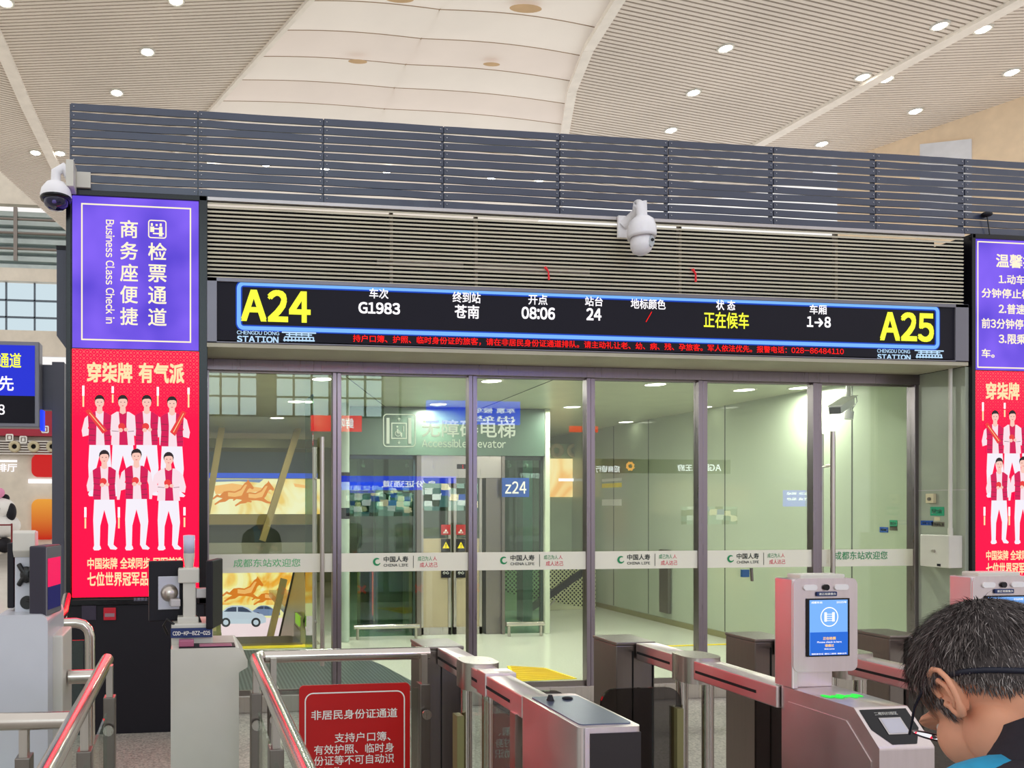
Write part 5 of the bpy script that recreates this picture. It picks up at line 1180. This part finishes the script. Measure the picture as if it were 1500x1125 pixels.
mb.add([(cxx+RR*(1 if k % 2 else .8)*math.cos(2*PI*k/16), -14.6, czz+RR*(1 if k % 2 else .8)*math.sin(2*PI*k/16)) for k in range(16)]+[(cxx+RR*.4*math.cos(2*PI*k/16), -14.6, czz+RR*.4*math.sin(2*PI*k/16)) for k in range(16)], [(k, (k+1) % 16, (k+1) % 16+16, k+16) for k in range(16)])
mb.build('flower_logo', emit('orange logo', (255, 170, 50), 8), q)
board('hanging_sign', 'red lit shop sign mirrored in the glass over the left door stile', (456, 608, 530, 632), -6, emit('red sign light', (255, 20, 50), 8), [('鲜味', (492, 612, 518, 628))])
board('wall_sign', 'glowing red lettered strip mirrored at the post right of the lift', (836, 624, 876, 633), -10, emit('red strip glow', (255, 50, 20), 7))
x0, x1, z0, z1 = mirror_at(296, 500, 560, 612, -22)
mb = MB().box(x0-6, x1, -22.1, -22, z0, z1+5); o = struct('window_rear', mb, emit('rear daylight', (206, 226, 232), 5.5))
mb = MB()
for k in range(12): X = x0+(x1-x0)*k/10; mb.box(X-.05, X+.05, -21.98, -21.9, z0, z1+5)
for k in range(8): z = z0+k*.85; mb.box(x0-6, x1, -21.98, -21.9, z-.04, z+.04)
mb.box(x0+(x1-x0)*.30, x0+(x1-x0)*.40, -21.9, -21.8, z0, z1+5)
struct('window_rear_mullion', mb, 'steel_d')

# ================================================================ THE MAN AT THE GATE
M['skin'] = mat('warm skin', (222, 160, 130), .5, 0, .35, noise=(30, .05, (1, 1, 1)), bump=.05)
M['skin'].node_tree.nodes['Principled BSDF'].inputs['Subsurface Weight'].default_value = .15
M['skin'].node_tree.nodes['Principled BSDF'].inputs['Subsurface Radius'].default_value = (.01, .004, .002)
M['scalp'] = mat('dark scalp hair', (62, 54, 54), .6, noise=(60, .25, (1, 1, 1)))
M['hair_d'] = mat('dark hair', (50, 42, 42), .6); M['hair_g'] = mat('grey hair', (104, 94, 92), .6); M['hair_w'] = mat('silver hair', (164, 156, 154), .6)
M['jacket'] = mat('black navy jacket', (26, 26, 38), .75, noise=(80, .15, (1, 1, 1)), bump=.1)
M['cyan'] = mat('cyan strap cloth', (30, 150, 196), .7, noise=(60, .08, (1, 1, 1)), bump=.1)
M['trouser'] = mat('dark trousers', (40, 42, 52), .8)
HC_ = Vector((.9545, 1.021, -.258))
BF, BL, BU = Vector((-.029, .699, -.714)), Vector((-.999, -.034, .007)), Vector((-.020, .714, .700))
def cw(p): return Vector((p[0]*CS+p[1]*SN, -p[0]*SN+p[1]*CS, EYE+p[2]))      # right, forward, up -> world
def hw(f, l, u): return cw(HC_+BF*f+BL*l+BU*u)
man = thing('person', 'grey haired man in black jacket with cyan strap and glasses bending over at the gates', 'person', tuple(cw(Vector((.955, .93, -1.6)))))
ELL = [((-.012, 0, .035), (.098, .079, .092)), ((.035, 0, -.045), (.060, .056, .070)), ((.066, 0, -.088), (.030, .030, .024)), ((.100, 0, -.024), (.022, .014, .026)), ((.082, 0, .018), (.022, .052, .014)),
       ((.050, .038, -.030), (.036, .026, .036)), ((.050, -.038, -.030), (.036, .026, .036)), ((-.030, 0, -.10), (.064, .058, .15)), ((.085, 0, -.062), (.018, .024, .012)), ((-.005, .055, -.055), (.04, .018, .04)), ((-.005, -.055, -.055), (.04, .018, .04))]
def head_r(d):
    acc = 0
    for c, r in ELL:
        A = sum((d[i]/r[i])**2 for i in range(3)); Bq = sum(-d[i]*c[i]/r[i]**2 for i in range(3)); Cq = sum((c[i]/r[i])**2 for i in range(3))-1
        D = Bq*Bq-A*Cq
        if D > 0:
            t = (-Bq+math.sqrt(D))/A
            if t > 0: acc += t**26
    return acc**(1/26)
def sph(n, m):
    for j in range(m+1):
        for k in range(n):
            t = PI*j/m; a = 2*PI*k/n; yield (math.sin(t)*math.cos(a), math.sin(t)*math.sin(a), math.cos(t))
n, m = 112, 84; loc = [tuple(q*head_r(d) for q in d) for d in sph(n, m)]
fs = [(j*n+k, (j+1)*n+k, (j+1)*n+(k+1) % n, j*n+(k+1) % n) for j in range(m) for k in range(n)]
body = MB(); body.add([hw(*p) for p in loc], fs, True)
def hair_amt(f, l, u):              # how much hair grows at a spot on the head
    a = abs(l)
    if u > .03+max(0, f)*.62: base = 1.0
    elif f < -.028 and u > -.012+(f+.06)*.8: base = 1.0
    elif f < -.028 and u > -.026+(f+.06)*.8: base = .35
    elif -.03 <= f < .03 and u > .030: base = .8
    else: base = 0
    if f > .055 and u < .075+.10*(f-.055): base *= .0 if f > .082 else .35
    if .005 < f < .026 and -.012 < u <= .03 and a > .05: base = max(base, .5)
    if .02 < f < .06 and u > .01 and a > .04: base = max(base, .35)
    return base
cap = MB(); keep = [f for f in fs if all(hair_amt(*loc[i]) > .7 for i in f)]
idx = {}
for f in keep:
    for i in f: idx.setdefault(i, len(idx))
cap.add([hw(*(c*(1+.0045/max(.05, math.sqrt(sum(q*q for q in loc[i])))) for c in loc[i])) for i in idx], [tuple(idx[i] for i in f) for f in keep], True)
# ear
def ear(sgn):
    out = lambda f, u: .0735+max(0, -f+.004)*.42
    rim = [(a_*.86-.004, b_*.84+.004) for a_, b_ in [(.012, .004), (.013, .018), (.008, .030), (-.003, .038), (-.017, .037), (-.029, .027), (-.034, .010), (-.031, -.006), (-.024, -.019), (-.016, -.030), (-.008, -.036), (-.001, -.033), (.003, -.024), (.004, -.014)]]
    P = []
    for i in range(len(rim)-1):
        for t in (0, .5): P.append((rim[i][0]*(1-t)+rim[i+1][0]*t, rim[i][1]*(1-t)+rim[i+1][1]*t))
    P.append(rim[-1])
    body.tube([hw(f, sgn*(out(f, u)+.003), u) for f, u in P], [.0035+.0018*math.sin(PI*min(1, i/9)) if i < 18 else .0048 for i in range(len(P))], 10)
    c = (-.010, .002); rings = []
    for k, sc, dep in ((0, .97, .001), (1, .72, -.004), (2, .42, -.010), (3, .08, -.014)):
        rings.append([hw(c[0]+(f-c[0])*sc, sgn*(out(f, u)*sc+(1-sc)*.084+dep+.003), c[1]+(u-c[1])*sc) for f, u in P])
    vs = [p for r in rings for p in r]; q = len(P)
    body.add(vs, [(a*q+b, a*q+(b+1) % q, (a+1)*q+(b+1) % q, (a+1)*q+b) for a in range(3) for b in range(q)]+[tuple(range(3*q, 4*q))], True)
    body.add([hw(f*1.0, sgn*(out(f, u)+.003), u) for f, u in P]+[hw(-.006+(f+.006)*.72, sgn*.068, u*.75) for f, u in P], [(b, b+1, q+b+1, q+b) for b in range(q-1)], True)
    body.tube([hw(-.004, sgn*.080, .022), hw(-.016, sgn*.087, .020), hw(-.023, sgn*.090, .006), hw(-.019, sgn*.087, -.010), hw(-.010, sgn*.083, -.016), hw(-.004, sgn*.080, -.012)], [.002, .0035, .0035, .0035, .0035, .002], 8)
    body.tube([hw(.006, sgn*.073, .002), hw(.003, sgn*.079, -.004), hw(.004, sgn*.074, -.012)], [.003, .0045, .003], 8)
for sgn in (1, -1): ear(sgn)
# hands with fingers (below the picture)
def hand(base, sgn):
    b = Vector(base); body.ell(tuple(cw(b+Vector((0, .05, 0)))), (.036, .048, .018), 16, 8)
    for i, (dx_, L) in enumerate(((-.028, .062), (-.010, .072), (.010, .070), (.028, .056))):
        p = b+Vector((dx_, .085, 0)); body.tube([cw(p), cw(p+Vector((0, L*.45, .004))), cw(p+Vector((0, L*.75, -.012))), cw(p+Vector((0, L*.8, -.032)))], [.009, .0085, .008, .006], 10)
    p = b+Vector((-sgn*.03, .03, 0)); body.tube([cw(p), cw(p+Vector((-sgn*.025, .03, .01))), cw(p+Vector((-sgn*.02, .06, .02)))], [.011, .0095, .007], 10)
    body.tube([cw(b+Vector((0, -.05, 0))), cw(b+Vector((0, .02, 0)))], [.026, .028], 14)
hand((.85, 1.20, -.60), -1); hand((1.06, 1.20, -.60), 1)
body.build('body', 'skin', man)
eyes = MB()
for sgn in (1, -1): eyes.ell(tuple(hw(.074, sgn*.031, .0)), (.011, .011, .011), 14, 8)
eyes.build('eyes', mat('eye white', (230, 226, 220), .2), man)
q = MB()
for sgn in (1, -1): q.tube([hw(.094, sgn*.016, .020), hw(.095, sgn*.032, .025), hw(.083, sgn*.050, .020)], [.003, .004, .002], 8)
q.build('eyebrows', 'hair_d', man)
MB().tube([hw(.093, .022, -.060), hw(.103, .008, -.058), hw(.103, -.008, -.058), hw(.093, -.022, -.060)], [.002, .0045, .0045, .002], 8).build('mouth', mat('lip', (170, 90, 84), .4), man)
hair = cap.build('hair', 'scalp', man)
st = MB(); rnd = random.Random(3); cnt = 0
while cnt < 20000:
    d = Vector((rnd.gauss(0, 1), rnd.gauss(0, 1), rnd.gauss(0, 1))).normalized()
    r = head_r(d); p = d*r; ha = hair_amt(*p)
    if p.z < -.075 or rnd.random() > ha: 
        cnt += .05; continue
    cnt += 1
    up = p-Vector((-.055, .0, .105)); nrm = (p-Vector((-.012, 0, .03))).normalized()
    flow = (up-nrm*up.dot(nrm)).normalized() if up.length > .01 else Vector((1, 0, 0))
    flow = (flow+Vector((rnd.gauss(0, .20), rnd.gauss(0, .20), rnd.gauss(0, .20)))).normalized()
    L = rnd.uniform(.014, .028)*(1 if p.z > .03 else .5); w_ = rnd.uniform(.0003, .0007)
    p0 = p+nrm*.002; p1 = p0+(flow*.9+nrm*.20)*L*.55; p2 = p1+(flow*1.0-nrm*.08)*L*.55
    side = flow.cross(nrm).normalized()*w_
    g = rnd.random(); temple = p.x > .02 or p.z < .03
    st.cur = (0 if g < .66 else 1 if g < .93 else 2) if not temple else (0 if g < .45 else 1 if g < .85 else 2)
    st.add([hw(*v) for v in (p0-side, p0+side, p1+side*.8, p1-side*.8, p2)], [(0, 1, 2, 3), (3, 2, 4)])
st.build('hair_strands', ['hair_d', 'hair_g', 'hair_w'], hair)['kind'] = 'stuff'
# glasses and strap
def LP(sgn, a, k_):
    h = .017*math.sin(a)*k_; return hw(.106-.012*(math.cos(a)*k_+1)*.6+h*.62, sgn*(.036+.028*math.cos(a)*k_), .002+h*.80)
gl = MB()
for sgn in (1, -1):
    gl.tube([hw(-.030, sgn*.087, .024), hw(-.012, sgn*.083, .036), hw(.004, sgn*.0815, .034), hw(.05, sgn*.079, .020), hw(.096, sgn*.068, .004)], [.0022, .0024, .0022, .0018, .0016], 8)
    gl.tube([LP(sgn, a, 1.0) for a in [2*PI*k/28 for k in range(29)]], .0013, 8)
gl.tube([hw(.110, .009, .004), hw(.116, 0, .008), hw(.110, -.009, .004)], .0014, 8)
g = gl.build('glasses', mat('dark grey spectacle frame', (58, 54, 66), .25, .7), man)
ln = MB()
for sgn in (1, -1): ln.poly([LP(sgn, 2*PI*k/24, .97) for k in range(24)])
ln.build('lens', glass('spectacle lens', (.9, .92, .95), 2.5), g)
sp_ = []
for k in range(25):
    a = math.radians(100+160*k/24); d = Vector((math.cos(a), math.sin(a), .10-.0*abs(math.sin(a)))); d = Vector((d.x, d.y, -.22+.50*abs(math.sin(a))**2)).normalized(); r = head_r(d); p = d*(r+.006); sp_.append(hw(*p))
MB().tube(sp_, .0038, 10).build('glasses_strap', mat('black navy strap', (20, 24, 44), .6), g)
# jacket, sleeves, collar, strap, trousers, shoes
def loft(rings, n=40):
    mb = MB(); vs = []
    for (cx_, cy_, cz_, rx, ry, tilt) in rings:
        for k in range(n):
            a = 2*PI*k/n; c_, s_ = math.cos(a), math.sin(a); e = .82
            x = rx*math.copysign(abs(c_)**e, c_); y = ry*math.copysign(abs(s_)**e, s_); vs.append(cw((cx_+x, cy_+y, cz_-y*tilt)))
    mb.add(vs, [(j*n+k, (j+1)*n+k, (j+1)*n+(k+1) % n, j*n+(k+1) % n) for j in range(len(rings)-1) for k in range(n)], True); return mb
X_ = .955
tors = loft([(X_, .925, -.300, .066, .064, .45), (X_, .920, -.308, .095, .076, .35), (X_, .915, -.322, .135, .088, .2), (X_, .908, -.352, .178, .100, .1), (X_, .90, -.41, .212, .115, 0), (X_, .89, -.52, .215, .13, 0), (X_, .89, -.68, .20, .13, 0), (X_, .90, -.82, .195, .13, 0), (X_, .91, -.90, .20, .13, 0), (X_, .91, -.90, .02, .02, 0)])
for sgn in (-1, 1):
    tors.tube([cw(q) for q in ((X_+sgn*.15, .90, -.40), (X_+sgn*.215, .90, -.44), (X_+sgn*.245, .91, -.56), (X_+sgn*.245, .94, -.68), (X_+sgn*.19, 1.05, -.66), (X_+sgn*.11, 1.18, -.61))], [.07, .062, .055, .05, .044, .036], 18)
jk = tors.build('jacket', 'jacket', man)
col = loft([(X_, .938, -.262, .0655, .068, .62), (X_, .934, -.275, .071, .072, .60), (X_, .928, -.300, .080, .078, .5), (X_, .922, -.325, .094, .084, .4)])
col.build('collar', 'jacket', jk)
stp = MB(); path = []
for (x, y, z) in ((.862, 1.035, -.52), (.860, 1.022, -.44), (.856, .995, -.375), (.856, .955, -.333), (.860, .91, -.322), (.868, .855, -.35), (.875, .80, -.42), (.88, .78, -.56)): path.append((x-.004, y+.01, z+.010))
vs = []
for (x, y, z) in path:
    for o, dz in ((-.036, -.010), (-.02, .006), (.035, .018), (.060, .020)): vs.append(cw((x+o, y, z+dz)))
    for o, dz in ((.060, .000), (-.036, -.026)): vs.append(cw((x+o, y, z+dz)))
stp.add(vs, [(i*6+k, (i+1)*6+k, (i+1)*6+(k+1) % 6, i*6+(k+1) % 6) for i in range(len(path)-1) for k in range(6)], True)
stp.build('shoulder_strap', 'cyan', man, 0, 1)
tr = MB()
for sgn in (-1, 1): tr.tube([cw(q) for q in ((X_+sgn*.09, .91, -.84), (X_+sgn*.10, .92, -1.0), (X_+sgn*.10, .93, -1.15), (X_+sgn*.10, .91, -1.50))], [.10, .09, .07, .055], 18)
tr.build('trousers', 'trouser', man)
for sgn in (-1, 1):
    c = cw((X_+sgn*.10, .96, -1.56)); MB().ell((c.x, c.y, .05), (.05, .13, .05), 18, 10).box(c.x-.045, c.x+.045, c.y-.12, c.y+.12, 0, .02).build('shoe', 'blackm', man)
# phone in the hands
ph_ = MB().add([], []); P0 = cw((.955, 1.31, -.585)); MB().box(P0.x-.04, P0.x+.04, P0.y-.07, P0.y+.07, P0.z-.005, P0.z+.005).build('phone', 'black', man, .002)
